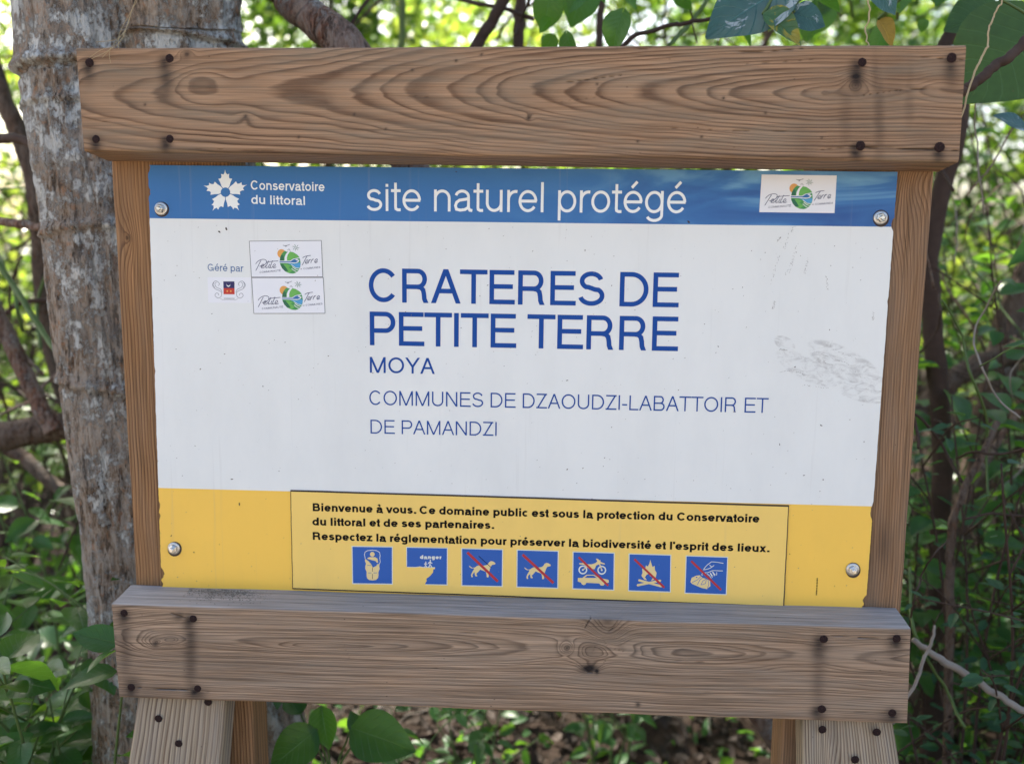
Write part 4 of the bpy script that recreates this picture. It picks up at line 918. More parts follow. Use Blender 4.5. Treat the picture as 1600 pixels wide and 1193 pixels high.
# ---- bolts
def bolt(x, y, big=1.0):
    c = at(x, y, 0); J = Join(); n = 24
    def ring_(r, yy, k=n, ph=0): return [(r * math.cos(2 * math.pi * j / k + ph), yy, r * math.sin(2 * math.pi * j / k + ph)) for j in range(k)]
    prof = [(.0092, 0), (.0092, -.0012), (.0084, -.0020), (.0062, -.0022)]
    V = sum([ring_(r, yy) for r, yy in prof], []); F = [(i * n + j, i * n + (j + 1) % n, (i + 1) * n + (j + 1) % n, (i + 1) * n + j) for i in range(3) for j in range(n)] + [tuple(range(3 * n, 4 * n))]
    b0 = child_at('bolt', None, sign, c) if False else None
    H = Join(); ph = rnd.uniform(0, 1)
    hv = ring_(.0062, -.0022, 6, ph) + ring_(.0062, -.0062, 6, ph) + ring_(.0050, -.0072, 6, ph)
    H.add(hv, [(j, (j + 1) % 6, 6 + (j + 1) % 6, 6 + j) for j in range(6)] + [(6 + j, 6 + (j + 1) % 6, 12 + (j + 1) % 6, 12 + j) for j in range(6)] + [tuple(range(12, 18))])
    st = ring_(.0034, -.0070, 16) + ring_(.0034, -.0105, 16) + ring_(.0024, -.0115, 16)
    H.add(st, [(i * 16 + j, i * 16 + (j + 1) % 16, (i + 1) * 16 + (j + 1) % 16, (i + 1) * 16 + j) for i in range(2) for j in range(16)] + [tuple(range(32, 48))])
    me = mesh('bolt', np.concatenate(H.v), H.f, [STEEL], smooth=False); o = child_at('bolt', me, sign, c)
    ws = mesh('washer', V, F, [STEEL2], smooth=True); wo = bpy.data.objects.new('washer', ws); COL.objects.link(wo); wo.parent = o
    hole = Print(.0001); hole.poly(circ(x + 1.0, y + 1.2, 12.6 * big, 13.2 * big, 26), EDGE); hole.obj('bolt_hole', panel)
for x, y, bg in ((252, 326, .9), (1375.5, 340, 1.02), (272, 856, .88), (1332, 889, .92)): bolt(x, y, bg)

# ---- dirt on the panel: specks, insects' marks, scratches
dirt = Print(.00042)
for x, y, s in [(343, 362, 4), (354, 357, 4.2), (331, 490, 1.8), (351, 553, 1.6), (411, 603, 2.2), (362, 748, 3), (374, 787, 3.2), (305, 696, 1.4), (914, 391, 2), (1076, 347, 4), (1283, 664, 3), (1122, 541, 2), (1296, 515, 1.8), (1242, 573, 2.4), (1218, 694, 2.4), (1256, 742, 2.4), (713, 268.5, 2), (750, 462, 1.5), (956, 446, 2), (886, 594, 2.4), (1350, 690, 1.6), (303, 862, 2), (343, 850, 1.6), (268, 836, 2.4), (1234, 865, 2), (1206, 912, 1.6), (1304, 915, 1.8), (1160, 449, 1.8), (1166, 511, 1.2), (1060, 609, 1.6)]:
    a = rnd.uniform(0, 3.14); pts = []
    for k in range(9):
        t = k / 9 * 6.283; r = s * .5 * (1 + .5 * rnd.uniform(-1, 1)); u, v = r * 1.3 * math.cos(t), r * .6 * math.sin(t); pts.append((x + u * math.cos(a) - v * math.sin(a), y + u * math.sin(a) + v * math.cos(a)))
    dirt.poly(pts, EDGE)
SPK = flat('grey_brown_dirt', (.20, .18, .16), .9)
for _ in range(520):
    x, y = rnd.uniform(240, 1370), rnd.uniform(350, 930)
    s = rnd.uniform(.35, .95) * (1.6 if rnd.random() < .08 else 1); a = rnd.uniform(0, 3.14); e = rnd.uniform(.5, 1)
    dirt.poly([(x + s * math.cos(t + a), y + s * e * math.sin(t)) for t in (0, 1.2, 2.5, 3.8, 5.1)], SPK)
for x, y, dx, dy in [(1218, 395, -16, 50), (1245, 380, -12, 45), (1262, 400, -6, 28), (1218, 370, -3, 6), (1232, 365, -8, 24), (1240, 352, -4, 12), (1246, 390, -20, 40), (1364, 485, -2, 14), (1210, 470, -3, 12), (1290, 430, 2, 24), (1275, 550, 60, 22), (1275, 560, 75, 30), (1300, 545, 40, 16), (1216, 545, 12, 1), (1242, 578, 14, 8), (1250, 600, 40, 5), (1216, 580, 26, -3)]:
    n_ = 26
    for k in range(n_):
        if rnd.random() < .45: continue
        t = k / n_ + rnd.uniform(-.02, .02); x1, y1 = x + dx * t + rnd.uniform(-1.6, 1.6), y + dy * t + rnd.uniform(-.8, .8); L_ = rnd.uniform(.8, 2.2)
        dl = math.hypot(dx, dy); dirt.stroke([(x1, y1), (x1 + dx / dl * L_, y1 + dy / dl * L_)], rnd.uniform(.25, .6), SPK)
dd = dirt.obj('dirt_specks', panel); dd['kind'] = 'stuff'
# insect grit lying on the lower rail's top face
J = Join(); 
for _ in range(700):
    u = rnd.gauss(.5, .3); c = at(290 + 130 * min(1, max(0, u)), 925, -.02 - abs(rnd.gauss(0, .012)))
    zt = at(300 + 0, 947, L_F)[2]; x = c[0]; y = -.004 - min(.05, abs(rnd.gauss(0, .016))); r = rnd.uniform(.0004, .0011)
    z = zt + (x - at(300, 947, L_F)[0]) * -.004 + (y - L_F) / L_T * .0055 + .0008
    V = [(x + r * a_, y + r * b2, z + r * c_) for a_, b2, c_ in ((1, 0, 0), (0, 1, 0), (-1, 0, 0), (0, -1, 0), (0, 0, 1))]
    J.add(V, [(0, 1, 4), (1, 2, 4), (2, 3, 4), (3, 0, 4)])
GRIT = flat('dark_grit', (.17, .15, .12), .9)
gt = J.obj('grit', [GRIT], sign, smooth=False); gt['kind'] = 'stuff'
# ------------------------------------------------------------------ trees
def trunk_mesh(name, path, radii, mat, nr=150, ns=420, scars=(), rough=.05, seed=0, zsc=1.0):
    P = smooth_path(path, ns); rad = np.interp(np.linspace(0, 1, ns), np.linspace(0, 1, len(radii)), radii)
    T = np.gradient(P, axis=0); T /= np.linalg.norm(T, axis=1)[:, None]
    u = np.cross(T, np.array([0, 1.0, 0])); u /= np.linalg.norm(u, axis=1)[:, None]; w_ = np.cross(T, u)
    th = np.linspace(0, 2 * np.pi, nr, endpoint=False); TH, Z = np.meshgrid(th, P[:, 2], indexing='xy')
    cx, cyy = np.cos(TH), np.sin(TH)
    R_ = rad[:, None] * (1 + .07 * fbm(cx * 1.2 + seed, cyy * 1.2, Z * 1.6, 3))
    R_ = R_ + rough * .035 * fbm(cx * 9 + seed, cyy * 9, Z * 9 * zsc, 4) + rough * .02 * fbm(cx * 26, cyy * 26 + seed, Z * 30 * zsc, 2)
    for (zc, amp, wd, tilt, ph) in scars:
        zz = Z - zc - tilt * np.cos(TH - ph) - .008 * vn(cx * 2 + zc * 9, cyy * 2)
        R_ = R_ + amp * np.exp(-(zz / wd) ** 2) * (.7 + .5 * vn(cx * 1.5, cyy * 1.5, zc)) - amp * .55 * np.exp(-((zz + wd * 1.1) / (wd * .35)) ** 2)
    V = P[:, None, :] + R_[..., None] * (cx[..., None] * u[:, None, :] + cyy[..., None] * w_[:, None, :])
    I = np.arange(ns * nr).reshape(ns, nr); J_ = np.roll(I, -1, 1)
    F = np.stack([I[:-1], J_[:-1], J_[1:], I[1:]], -1).reshape(-1, 4)
    return mesh(name, V.reshape(-1, 3), F, [mat])

# leaf shapes
def leaf_shape(L, W, base=.35, tip=1.0, fold=.25, curl=.25, n=8, wav=.0, heart=0.0, mat=None, name='leaf', seed=0):
    V, UV = [], []; cols = 5
    for i in range(n + 1):
        t = i / n
        w_ = W * .5 * 2.85 * t ** .6 * (1 - t) ** 1.02 if 0 < t < 1 else 0.0008 * W / .05
        y = L * t
        for c in range(cols):
            s = c / (cols - 1) * 2 - 1
            x = s * w_; z = abs(s) ** 1.3 * w_ * fold * 1.6 - curl * L * t * t + wav * L * math.sin(t * 13 + seed + s * 2) * abs(s)
            yy = y - (heart * L * .16 * (abs(s) ** 1.5) * (1 - t) ** 3 if t < .5 else 0)
            V.append((x, yy, z)); UV.append((.5 + s * .5, t))
    F = [(i * cols + j, i * cols + j + 1, (i + 1) * cols + j + 1, (i + 1) * cols + j) for i in range(n) for j in range(cols - 1)]
    return mesh(name, V, F, [mat] if mat else [], uv=UV)
def variants(mat, k=4, **a):
    out = []
    for i in range(k):
        b = dict(a); b['fold'] = a.get('fold', .25) * rnd.uniform(.4, 1.5); b['curl'] = a.get('curl', .25) * rnd.uniform(.2, 1.6); b['W'] = a['W'] * rnd.uniform(.85, 1.15)
        out.append(leaf_shape(mat=mat, seed=i * 2.1, **b))
    return out
def leaf_frame(d, up, roll=0.0):
    """rotation whose Y runs along d (base to tip) and whose Z is the upper face, as near to up as possible"""
    y = Vector(d).normalized(); z = Vector(up) - y * Vector(up).dot(y)
    if z.length < 1e-3: z = Vector((0, 1, .2)) - y * Vector((0, 1, .2)).dot(y)
    z.normalize(); x = y.cross(z)
    M_ = Matrix((x, y, z)).transposed()
    return M_ @ Matrix.Rotation(roll, 3, 'Y')
def put_leaf(me, parent, loc, R_, s):
    o = bpy.data.objects.new('leaf', me); COL.objects.link(o); o.parent = parent
    o.matrix_basis = Matrix.Translation(Vector(loc) - parent.location) @ R_.to_4x4() @ Matrix.Diagonal((s, s, s, 1))
    return o
def shrub(name, label, cat, base, h, spread, nst, meshes, lsize=1.0, group=None, stemmat=TWIG3, droop=.25, step=.055, maxleaf=160, lean=(0, 0), start=.25, twigs=2, srad=.004, seed=None, alt=False):
    r = random.Random(seed if seed is not None else hash(label) % 9973)
    x0, y0 = base; z0 = gz(x0, y0) - .01
    root = empty(name, (x0, y0, z0), label, cat, group); J = Join(); spots = []
    for k in range(nst):
        a = 2 * math.pi * (k + r.uniform(-.3, .3)) / nst; hh = h * r.uniform(.6, 1.0); sp = spread * r.uniform(.3, 1.0)
        p0 = np.array([x0 + .04 * math.cos(a), y0 + .04 * math.sin(a), z0]); p2 = p0 + np.array([math.cos(a) * sp + lean[0], math.sin(a) * sp + lean[1], hh])
        p1 = (p0 + p2) / 2 + np.array([-math.cos(a) * sp * .2 + r.uniform(-.05, .05) * h, r.uniform(-.05, .05) * h, hh * .12])
        P = smooth_path([p0, p1, p2], 14); J.tube(P, np.linspace(srad, srad * .4, 14), 6)
        branches = [(P, start)]
        for q in range(twigs):
            i = r.randrange(4, 12); b = P[i]; aa = r.uniform(0, 6.28); L_ = hh * r.uniform(.18, .38)
            e = b + np.array([math.cos(aa) * L_, math.sin(aa) * L_, L_ * r.uniform(.25, .9)]); Q = smooth_path([b, (b + e) / 2 + np.array([0, 0, .03]), e], 8)
            J.tube(Q, np.linspace(srad * .5, srad * .25, 8), 5); branches.append((Q, .2))
        for (Q, st) in branches:
            Ln = np.linalg.norm(np.diff(Q, axis=0), axis=1).sum(); n = max(2, int(Ln * (1 - st) / step)); ph = r.uniform(0, 3.14)
            for i in range(n + 1):
                t = st + (1 - st) * i / n; fi = t * (len(Q) - 1); j = min(int(fi), len(Q) - 2); pos = Q[j] + (Q[j + 1] - Q[j]) * (fi - j)
                for side in ((0, 1) if not alt else (i % 2,)):
                    spots.append((pos, ph + i * 1.5708 * (.9 + .2 * r.random()) + side * math.pi, t))
                if i == n: spots.append((pos, r.uniform(0, 6.28), 1.3))
    r.shuffle(spots)
    for pos, a, t in spots[:maxleaf]:
        dz = r.uniform(-droop * 2.0, .35) if t < 1.2 else r.uniform(.1, .8)
        d = (math.cos(a), math.sin(a), dz); off = np.array(d) * .012 * lsize
        R_ = leaf_frame(d, (r.uniform(-.35, .35), r.uniform(-.5, .2), 1), r.uniform(-.35, .35))
        put_leaf(r.choice(meshes), root, pos + off, R_, lsize * r.uniform(.55, 1.1) * (1.05 - .35 * max(0, t - .5)))
    J.obj('stem', [stemmat], root)
    return root
# big clouds of leaves as one mesh
def cloud(name, centres, n, L, W, mat, parent=None, kind='stuff', seed=1, flat_=.75, shell=.0, clump=0.0, clumpn=40):
    """centres: list of (cx, cy, cz, rx, ry, rz) ellipsoids"""
    g_ = np.random.default_rng(seed)
    w_ = np.array([(c[3] * c[4] * c[5]) ** .8 for c in centres]); w_ /= w_.sum(); idx = g_.choice(len(centres), n, p=w_)
    C = np.array(centres)[idx]; d = g_.normal(size=(n, 3)); d /= np.linalg.norm(d, axis=1)[:, None]
    rr = g_.random(n) ** (1 / 3) if not shell else 1 - shell * g_.random(n)
    P = C[:, :3] + d * rr[:, None] * C[:, 3:6]
    if clump:
        cc = P[g_.integers(0, n, clumpn)]; k = g_.integers(0, clumpn, n); m_ = g_.random(n) < .85
        P[m_] = cc[k[m_]] + g_.normal(size=(m_.sum(), 3)) * clump
    a = g_.random(n) * 6.283; el = g_.normal(size=n) * .5 - .25
    Y = np.stack([np.cos(a) * np.cos(el), np.sin(a) * np.cos(el), np.sin(el)], -1)
    U = np.stack([g_.normal(size=n) * flat_, g_.normal(size=n) * flat_, np.ones(n)], -1)
    Z = U - Y * (U * Y).sum(1)[:, None]; Z /= np.linalg.norm(Z, axis=1)[:, None]; X = np.cross(Y, Z)
    s = g_.uniform(.55, 1.25, n)
    T = np.array([(0, 0, 0), (-.36, .28, .10), (.36, .28, .10), (-.5, .55, .14), (.5, .55, .14), (0, .30, 0), (0, .62, -.02), (-.22, .85, .02), (.22, .85, .02), (0, 1, -.14)])
    F0 = np.array([(0, 5, 1, 1), (0, 2, 5, 5), (1, 5, 6, 3), (5, 2, 4, 6), (3, 6, 9, 7), (6, 4, 8, 9)])
    UVt = np.stack([T[:, 0] + .5, T[:, 1]], -1)
    V = P[:, None] + s[:, None, None] * (X[:, None] * T[None, :, :1] * W + Y[:, None] * T[None, :, 1:2] * L + Z[:, None] * T[None, :, 2:3] * W * 1.2)
    k = len(T); base = (np.arange(n) * k)[:, None]
    tri = np.concatenate([F0[:2, :3], F0[2:, [0, 1, 2]], F0[2:, [0, 2, 3]]])
    F = (base[:, :, None] + tri[None]).reshape(-1, 3)
    me = mesh(name, V.reshape(-1, 3), F, [mat], uv=np.tile(UVt, (n, 1)))
    o = link(name, me, parent)
    if kind: o['kind'] = kind
    return o
def branch_obj(name, label, pts, rad, mat=TWIG, cat='branch', group=None, n=40, sides=9, rough=.12, offs=0.004, seed=0):
    """pts: (px, py, depth) in the photograph's pixels at plane depth, turned into a path of real points"""
    P = [at(x, y, Y) for x, y, Y in pts]; S = smooth_path(P, n)
    S = S + offs * np.stack([fbm(np.arange(n) * .35 + seed, 1.0 + seed, 0, 3), fbm(np.arange(n) * .35, 5.0 + seed, 0, 3), fbm(np.arange(n) * .35, 9.0 + seed, 0, 3)], -1)
    r_ = np.interp(np.linspace(0, 1, n), np.linspace(0, 1, len(rad)), rad)
    V, F = tube_arrays(S, r_, sides, rough=rough, seed=seed)
    c = S[0].copy()
    o = link(name, mesh(name, V - c, F, [mat])); o.location = c
    return tag(o, label, cat, group)

# --- the twin-stemmed tree right behind the sign
tree = empty('tree', (-.55, .30, 0), 'thick twin-stemmed tree with grey lichened bark directly behind the left of the sign', 'tree')
def pz(x, y, Y): return at(x, y, Y)
Yt = .30
tA = [pz(262, 1420, Yt), pz(240, 1150, Yt), pz(222, 900, Yt), pz(190, 600, Yt), pz(158, 330, Yt), pz(128, 120, Yt), pz(118, 0, Yt), pz(88, -320, Yt + .05), pz(20, -900, Yt + .1), pz(-150, -1500, Yt + .2)]
zsc = lambda y: pz(150, y, Yt)[2]
sA = [(zsc(100), .014, .013, .010, 3.5), (zsc(168), .006, .006, .004, 1.0), (zsc(362), .008, .008, .006, 1.6), (zsc(255), .003, .008, .0, 0), (zsc(596), .011, .009, -.018, 3.4), (zsc(740), .002, .006, 0, 0)]
stemA = link('trunk', trunk_mesh('trunk', tA, [.115, .100, .093, .094, .095, .098, .098, .09, .07, .05], BARK, scars=sA, rough=.22, seed=2), tree)
tB = [pz(432, 1420, Yt + .08), pz(398, 1150, Yt + .07), pz(370, 900, Yt + .06), pz(330, 500, Yt + .05), pz(300, 200, Yt + .04), pz(282, 60, Yt + .03), pz(280, -60, Yt + .02), pz(300, -400, Yt + .1), pz(380, -1000, Yt + .2), pz(420, -1500, Yt + .4)]
stemB = link('trunk', trunk_mesh('trunk', tB, [.105, .095, .09, .092, .094, .098, .098, .09, .07, .05], BARK, scars=[(zsc(62), .010, .008, .012, 1.2), (zsc(40), .004, .006, .01, 2)], rough=.22, seed=9), tree)
J = Join()
for k in range(26):
    a = rnd.uniform(0, 6.28); b0 = np.array([-.9, .6, 2.6]) + np.array([rnd.uniform(-.2, .5), rnd.uniform(-.2, .3), rnd.uniform(0, 1.4)])
    e = b0 + np.array([rnd.uniform(-1.9, 1.9), rnd.uniform(.2, 2.6), rnd.uniform(.2, 1.6)])
    J.tube(smooth_path([b0, (b0 + e) / 2 + np.array([0, 0, rnd.uniform(.05, .4)]), e], 12), np.linspace(.03, .006, 12), 6)
J.obj('limb', [BARK2], tree)
cloud('crown', [(-1.2, 1.9, 3.9, 2.5, 1.7, .8), (-.4, 1.2, 3.6, 1.6, 1.0, .5), (-2.2, 2.4, 4.3, 1.8, 1.5, .8), (.3, 1.7, 3.8, 1.3, 1.2, .5)], 13000, .11, .065, LF_MID, tree, seed=5, clump=.16, clumpn=260)

cloud('crown', [(-2.6, 4.2, 5.2, 2.2, 1.8, .8), (-.5, 3.8, 5.0, 2.0, 1.6, .7), (1.6, 2.6, 4.4, 1.8, 1.6, .8), (1.2, 4.6, 5.4, 2.2, 1.6, .8), (-3.8, 2.6, 4.8, 1.6, 1.5, .8)], 9000, .12, .07, LF_MID, tree, seed=6, clump=.2, clumpn=150)  # extra unseen canopy, added to cut and dapple sun on the middle distance
# --- stems and branches, each where the photograph shows it
BR = [
 ('branch', 'mottled reddish leaning branch rising behind the middle left of the upper rail', [(410, -60, .42), (450, 0, .40), (492, 30, .38), (545, 80, .36), (620, 220, .38), (800, 560, .5), (1100, 980, .6), (1290, 1260, .7)], [.026, .027, .030, .034, .030, .03, .03, .03], BARK3, 90, 24),
 ('branch', 'bare brown stem slanting up left above the upper rail at its middle', [(720, 160, .75), (742, 80, .75), (765, 40, .75), (795, -20, .75), (830, -90, .8)], [.013, .013, .012, .012, .011], TWIG, 40, 10),
 ('branch', 'upright grey-brown stem just right of the slanting one above the rail', [(808, 180, .9), (810, 70, .9), (812, 20, .9), (818, -60, .9)], [.012, .012, .012, .010], TWIG, 30, 10),
 ('branch', 'thin straight pole seen above the rail, left of the mottled branch end', [(600, 220, 1.5), (626, 80, 1.5), (628, 20, 1.5), (626, -60, 1.5)], [.010, .010, .010, .010], TWIG3, 30, 8),
 ('branch', 'thin upright stem above the rail between the centre and the mined leaves', [(934, 180, 1.1), (936, 60, 1.1), (940, 0, 1.1), (944, -50, 1.1)], [.009, .009, .009, .009], TWIG, 30, 8),
 ('branch', 'arched thin twig running into the blue-green leaves above the rail', [(960, 90, .5), (985, 60, .5), (1030, 44, .5), (1080, 34, .5), (1130, 24, .45), (1180, -10, .45)], [.0045, .0045, .004, .004, .003, .003], TWIG, 40, 7),
 ('branch', 'knobbly grey branch rising rightwards from behind the upper rail right end', [(1440, 170, .12), (1500, 145, .12), (1545, 112, .13), (1600, 68, .15), (1680, -10, .2)], [.0075, .0075, .007, .007, .006], TWIG, 60, 10),
 ('branch', 'dark stem crossing upwards behind the upper rail right corner', [(1440, 160, .55), (1475, 70, .55), (1500, 20, .55), (1530, -50, .55)], [.013, .012, .011, .010], TWIG, 30, 9),
 ('trunk', 'dark slender trunk standing just right of the right post', [(1450, 1300, .85), (1462, 1000, .85), (1472, 740, .85), (1462, 560, .85), (1452, 420, .85), (1470, 300, .85), (1500, 190, .85), (1510, 60, .9), (1560, -120, 1.0)], [.026, .024, .022, .022, .020, .020, .018, .016, .014], TWIG, 80, 12),
 ('trunk', 'thick dark trunk leaning right at the right edge', [(1410, 1250, 1.4), (1455, 1000, 1.4), (1520, 760, 1.4), (1545, 650, 1.4), (1575, 520, 1.4), (1620, 400, 1.4), (1700, 200, 1.5), (1800, -50, 1.6)], [.050, .046, .044, .042, .042, .040, .036, .03], BARK2, 90, 14),
 ('branch', 'pale-topped crooked branch crossing behind the right-hand stems', [(1390, 660, 1.2), (1450, 630, 1.2), (1500, 585, 1.2), (1560, 560, 1.2), (1640, 535, 1.2)], [.022, .026, .028, .028, .03], BARK2, 50, 12),
 ('branch', 'brown stem with red tint standing in the tangle right of the lower post', [(1478, 1260, .5), (1484, 1050, .5), (1484, 900, .5), (1486, 850, .5), (1500, 780, .5), (1560, 660, .55)], [.0085, .0085, .0085, .008, .007, .006], BARK2, 60, 10),
 ('branch', 'fallen grey stick slanting down right beside the lower rail', [(1428, 1000, .25), (1470, 1028, .25), (1520, 1060, .24), (1570, 1092, .22), (1640, 1130, .2)], [.0045, .0065, .0065, .006, .006], TWIG2, 40, 8),
 ('branch', 'bright thin dead stick leaning by the lower right rail corner', [(1395, 1130, .18), (1425, 1075, .2), (1448, 1020, .22), (1462, 975, .24)], [.002, .0028, .0028, .002], TWIG2, 30, 7),
 ('branch', 'brown slanting stem from lower centre right up to the leaning trunk', [(1400, 1010, 1.0), (1440, 930, 1.0), (1500, 800, 1.0), (1560, 690, 1.05), (1620, 600, 1.1)], [.010, .010, .009, .008, .007], BARK3, 50, 9),
 ('trunk', 'slender reddish stem descending the left edge', [(-40, 20, 1.1), (10, 165, 1.1), (42, 240, 1.1), (58, 330, 1.1), (66, 470, 1.15), (90, 600, 1.2), (140, 700, 1.25)], [.022, .023, .023, .022, .018, .016, .012], BARK2, 60, 12),
 ('branch', 'reddish forked limb slanting onto the fallen log at the left', [(-60, 380, .75), (0, 500, .75), (28, 560, .75), (58, 625, .75), (84, 672, .75)], [.018, .018, .019, .019, .022], BARK3, 50, 12),
 ('fallen_log', 'fallen log lying level behind the left trunk, sunlit on top', [(-220, 700, .78), (-60, 690, .78), (40, 675, .78), (130, 662, .78), (260, 650, .8), (420, 660, .8)], [.034, .034, .034, .032, .028, .02], BARK2, 60, 16),
 ('branch', 'lower thin branch falling rightwards beneath the log on the left', [(-60, 690, 1.1), (20, 705, 1.05), (70, 745, 1.0), (130, 785, .95), (230, 850, .9)], [.018, .018, .017, .016, .014], BARK2, 50, 10),
 ('branch', 'level dark branch meeting the left trunk below its top', [(-60, 225, .45), (0, 217, .45), (35, 220, .42), (80, 236, .38), (130, 260, .33)], [.009, .009, .009, .009, .010], TWIG, 40, 9),
 ('branch', 'level reddish twig meeting the left trunk at mid height', [(-60, 338, .5), (0, 346, .48), (40, 352, .44), (90, 358, .4), (140, 365, .35)], [.008, .008, .008, .008, .009], BARK3, 40, 9),
 ('vine', 'green vine slanting down right to the left trunk', [(-60, 330, .6), (0, 415, .6), (40, 475, .55), (75, 530, .5), (110, 585, .42)], [.006, .006, .006, .0055, .005], TWIG3, 40, 8),
 ('branch', 'thin grey twig at the far left between log and vine', [(-40, 560, .9), (20, 480, .9), (90, 470, .9), (150, 480, .9)], [.006, .006, .005, .004], TWIG, 30, 8),
 ('vine', 'pale curling tendril rising at the top right corner', [(1500, 190, .05), (1518, 120, .06), (1540, 80, .07), (1546, 40, .08), (1562, 5, .09), (1575, -40, .1)], [.0012, .0014, .0014, .0014, .0012, .0012], STRAW, 50, 6),
 ('vine', 'thin straight tendril hanging above the rail near the right nails', [(1358, 74, .05), (1354, 50, .06), (1357, 10, .07), (1352, -40, .08)], [.0010, .0012, .0012, .0012], STRAW, 30, 6),
]
for i, (nm_, lb, pts, rad, mt, n, sd) in enumerate(BR):
    branch_obj(nm_, lb, pts, rad, mt, {'trunk': 'tree trunk', 'fallen_log': 'log', 'vine': 'vine'}.get(nm_, 'branch'), n=n, sides=sd, seed=i * 1.7)
# tangle of thin vines and twigs on the right, and a few on the left and behind the top edge
r = random.Random(21); used_labels = set()
def vines(nv, box, Yr, rad, mats, group, where, ln=(150, 420)):
    for i in range(nv):
        x, y, Y = r.uniform(box[0], box[2]), r.uniform(box[1], box[3]), r.uniform(*Yr)
        a = r.choice([r.gauss(1.57, .4), r.gauss(1.57, .4), r.uniform(0, 3.14)]); L_ = r.uniform(*ln); pts = []
        k = 6; cxx, cyy_ = x, y; c1 = r.uniform(-.5, .5)
        for j in range(k):
            pts.append((cxx, cyy_, Y)); a += c1 * .5 + r.gauss(0, .25); cxx += math.cos(a) * L_ / k; cyy_ -= math.sin(a) * L_ / k; Y = max(Yr[0] * .8, Y + r.uniform(-.08, .08))
        rr = r.uniform(*rad) * .8
        mt_ = r.choice(mats); cl_ = {'dark_twig_bark': 'dark', 'pale_dead_wood': 'pale dead', 'green_stem': 'green', 'reddish_peeling_bark': 'reddish'}[mt_.name]
        fy = (y - box[1]) / (box[3] - box[1]); fx = (x - box[0]) / (box[2] - box[0])
        vp = ['high up', 'at mid height', 'low down'][min(2, int(fy * 3))] if box[3] - box[1] > 200 else 'nearly upright' if abs(pts[-1][0] - pts[0][0]) < 60 else 'slanting'
        hp = ['towards the left', 'in the middle', 'towards the right'][min(2, int(fx * 3))]
        label = f"{cl_} {'thicker' if rr > (rad[0] + rad[1]) / 2 else 'thread-thin'} vine {where}, {vp}, {hp}"
        if label in used_labels:
            label = label.replace(' vine ', [' bent vine ', ' crooked vine ', ' hooked vine '][0] if abs(c1) > .25 else ' straight vine ')
            if label in used_labels: label += ', ' + ('nearer' if Y < (Yr[0] + Yr[1]) / 2 else 'farther')
            if label in used_labels: label = label.rsplit(', ', 1)[0] + (', leftward' if pts[-1][0] < pts[0][0] else ', rightward')
        used_labels.add(label)
        branch_obj('vine', label, pts, [rr, rr, rr * .8], mt_, 'vine', group, n=26, sides=6, seed=i * .77, offs=.004)
vines(60, (1410, 260, 1640, 1190), (.25, 1.3), (.0012, .0042), [TWIG, TWIG, TWIG3, TWIG, BARK3, TWIG2], 'thin vines tangled right of the sign', 'right of the sign')
vines(24, (-20, 200, 110, 900), (.6, 1.8), (.002, .006), [TWIG, TWIG3, BARK3], 'thin twigs left of the trunk', 'left of the trunk')
vines(30, (380, -40, 1500, 90), (.5, 2.0), (.002, .007), [TWIG, TWIG, TWIG3], 'thin twigs above the upper rail', 'over the upper rail', ln=(150, 300))
vines(16, (430, 1120, 1250, 1200), (1.0, 1.6), (.002, .005), [TWIG, TWIG2], 'thin sticks under the sign', 'under the sign', ln=(60, 160))

# ------------------------------------------------------------------ leafy plants
mN = variants(LF_NEAR, 5, L=.098, W=.058, fold=.22, curl=.25, wav=.012)
mD = variants(LF_DARK, 5, L=.085, W=.05, fold=.25, curl=.3)
mM = variants(LF_MID, 4, L=.095, W=.055, fold=.2, curl=.3)
mL = variants(LF_LIGHT, 4, L=.095, W=.058, fold=.2, curl=.3)
mF = variants(LF_FERN, 3, L=.030, W=.013, fold=.2, curl=.1, n=5)
mH = variants(LF_DARK, 3, L=.12, W=.115, fold=.15, curl=.2, heart=1.0)
gN = 'leafy shrubs left of the tree'
shrub('leafy_shrub', 'dark green shrub nearest the left edge, reaching the lower rail height', 'shrub', (-.93, .30), 1.02, .28, 9, mN, 1.0, gN, maxleaf=190, seed=1, start=.15)
shrub('leafy_shrub', 'dark green shrub hugging the foot of the left trunk', 'shrub', (-.72, .22), .98, .20, 7, mN, .95, gN, maxleaf=150, seed=2, start=.2)
shrub('leafy_shrub', 'taller sparse shrub behind, with leaves under the fallen log', 'shrub', (-1.05, .75), 1.15, .32, 7, mN, .95, gN, maxleaf=130, seed=3, start=.3)
shrub('leafy_shrub', 'low shrub filling the bottom left corner', 'shrub', (-.80, .05), .68, .20, 8, mN, .9, gN, maxleaf=130, seed=4, start=.15)
shrub('leafy_shrub', 'low shrub left of the left leg, deeper in shade', 'shrub', (-.98, .10), .80, .22, 7, mN, 1.0, gN, maxleaf=130, seed=44, start=.15)
# the plant with three big leaves under the lower rail
bp = empty('seedling', (at(505, 1200, .22)[0], .22, 0), 'young plant with three big veined leaves under the lower rail', 'plant')
big = leaf_shape(.088, .064, fold=.12, curl=.08, n=14, wav=.006, mat=LF_NEAR)
def px_leaf(me, parent, base, tip, s=1.0, nrm=(0, -.8, .6), roll=0.0, L=.088):
    a, b_ = at(*base), at(*tip); d = b_ - a
    R_ = leaf_frame(d, nrm, roll); return put_leaf(me, parent, a, R_, s * np.linalg.norm(d) / L)
px_leaf(big, bp, (495, 1138, .20), (424, 1197, .17), 1.05, (.25, -.85, .5)); px_leaf(big, bp, (502, 1102, .21), (512, 1172, .19), 1.0, (-.2, -.95, .2)); px_leaf(big, bp, (548, 1136, .20), (648, 1172, .17), 1.0, (.05, -.8, .6))
px_leaf(big, bp, (560, 1145, .23), (545, 1100, .26), .8, (0, -.3, .95)); px_leaf(big, bp, (470, 1115, .25), (440, 1075, .3), .8, (0, -.3, .95))
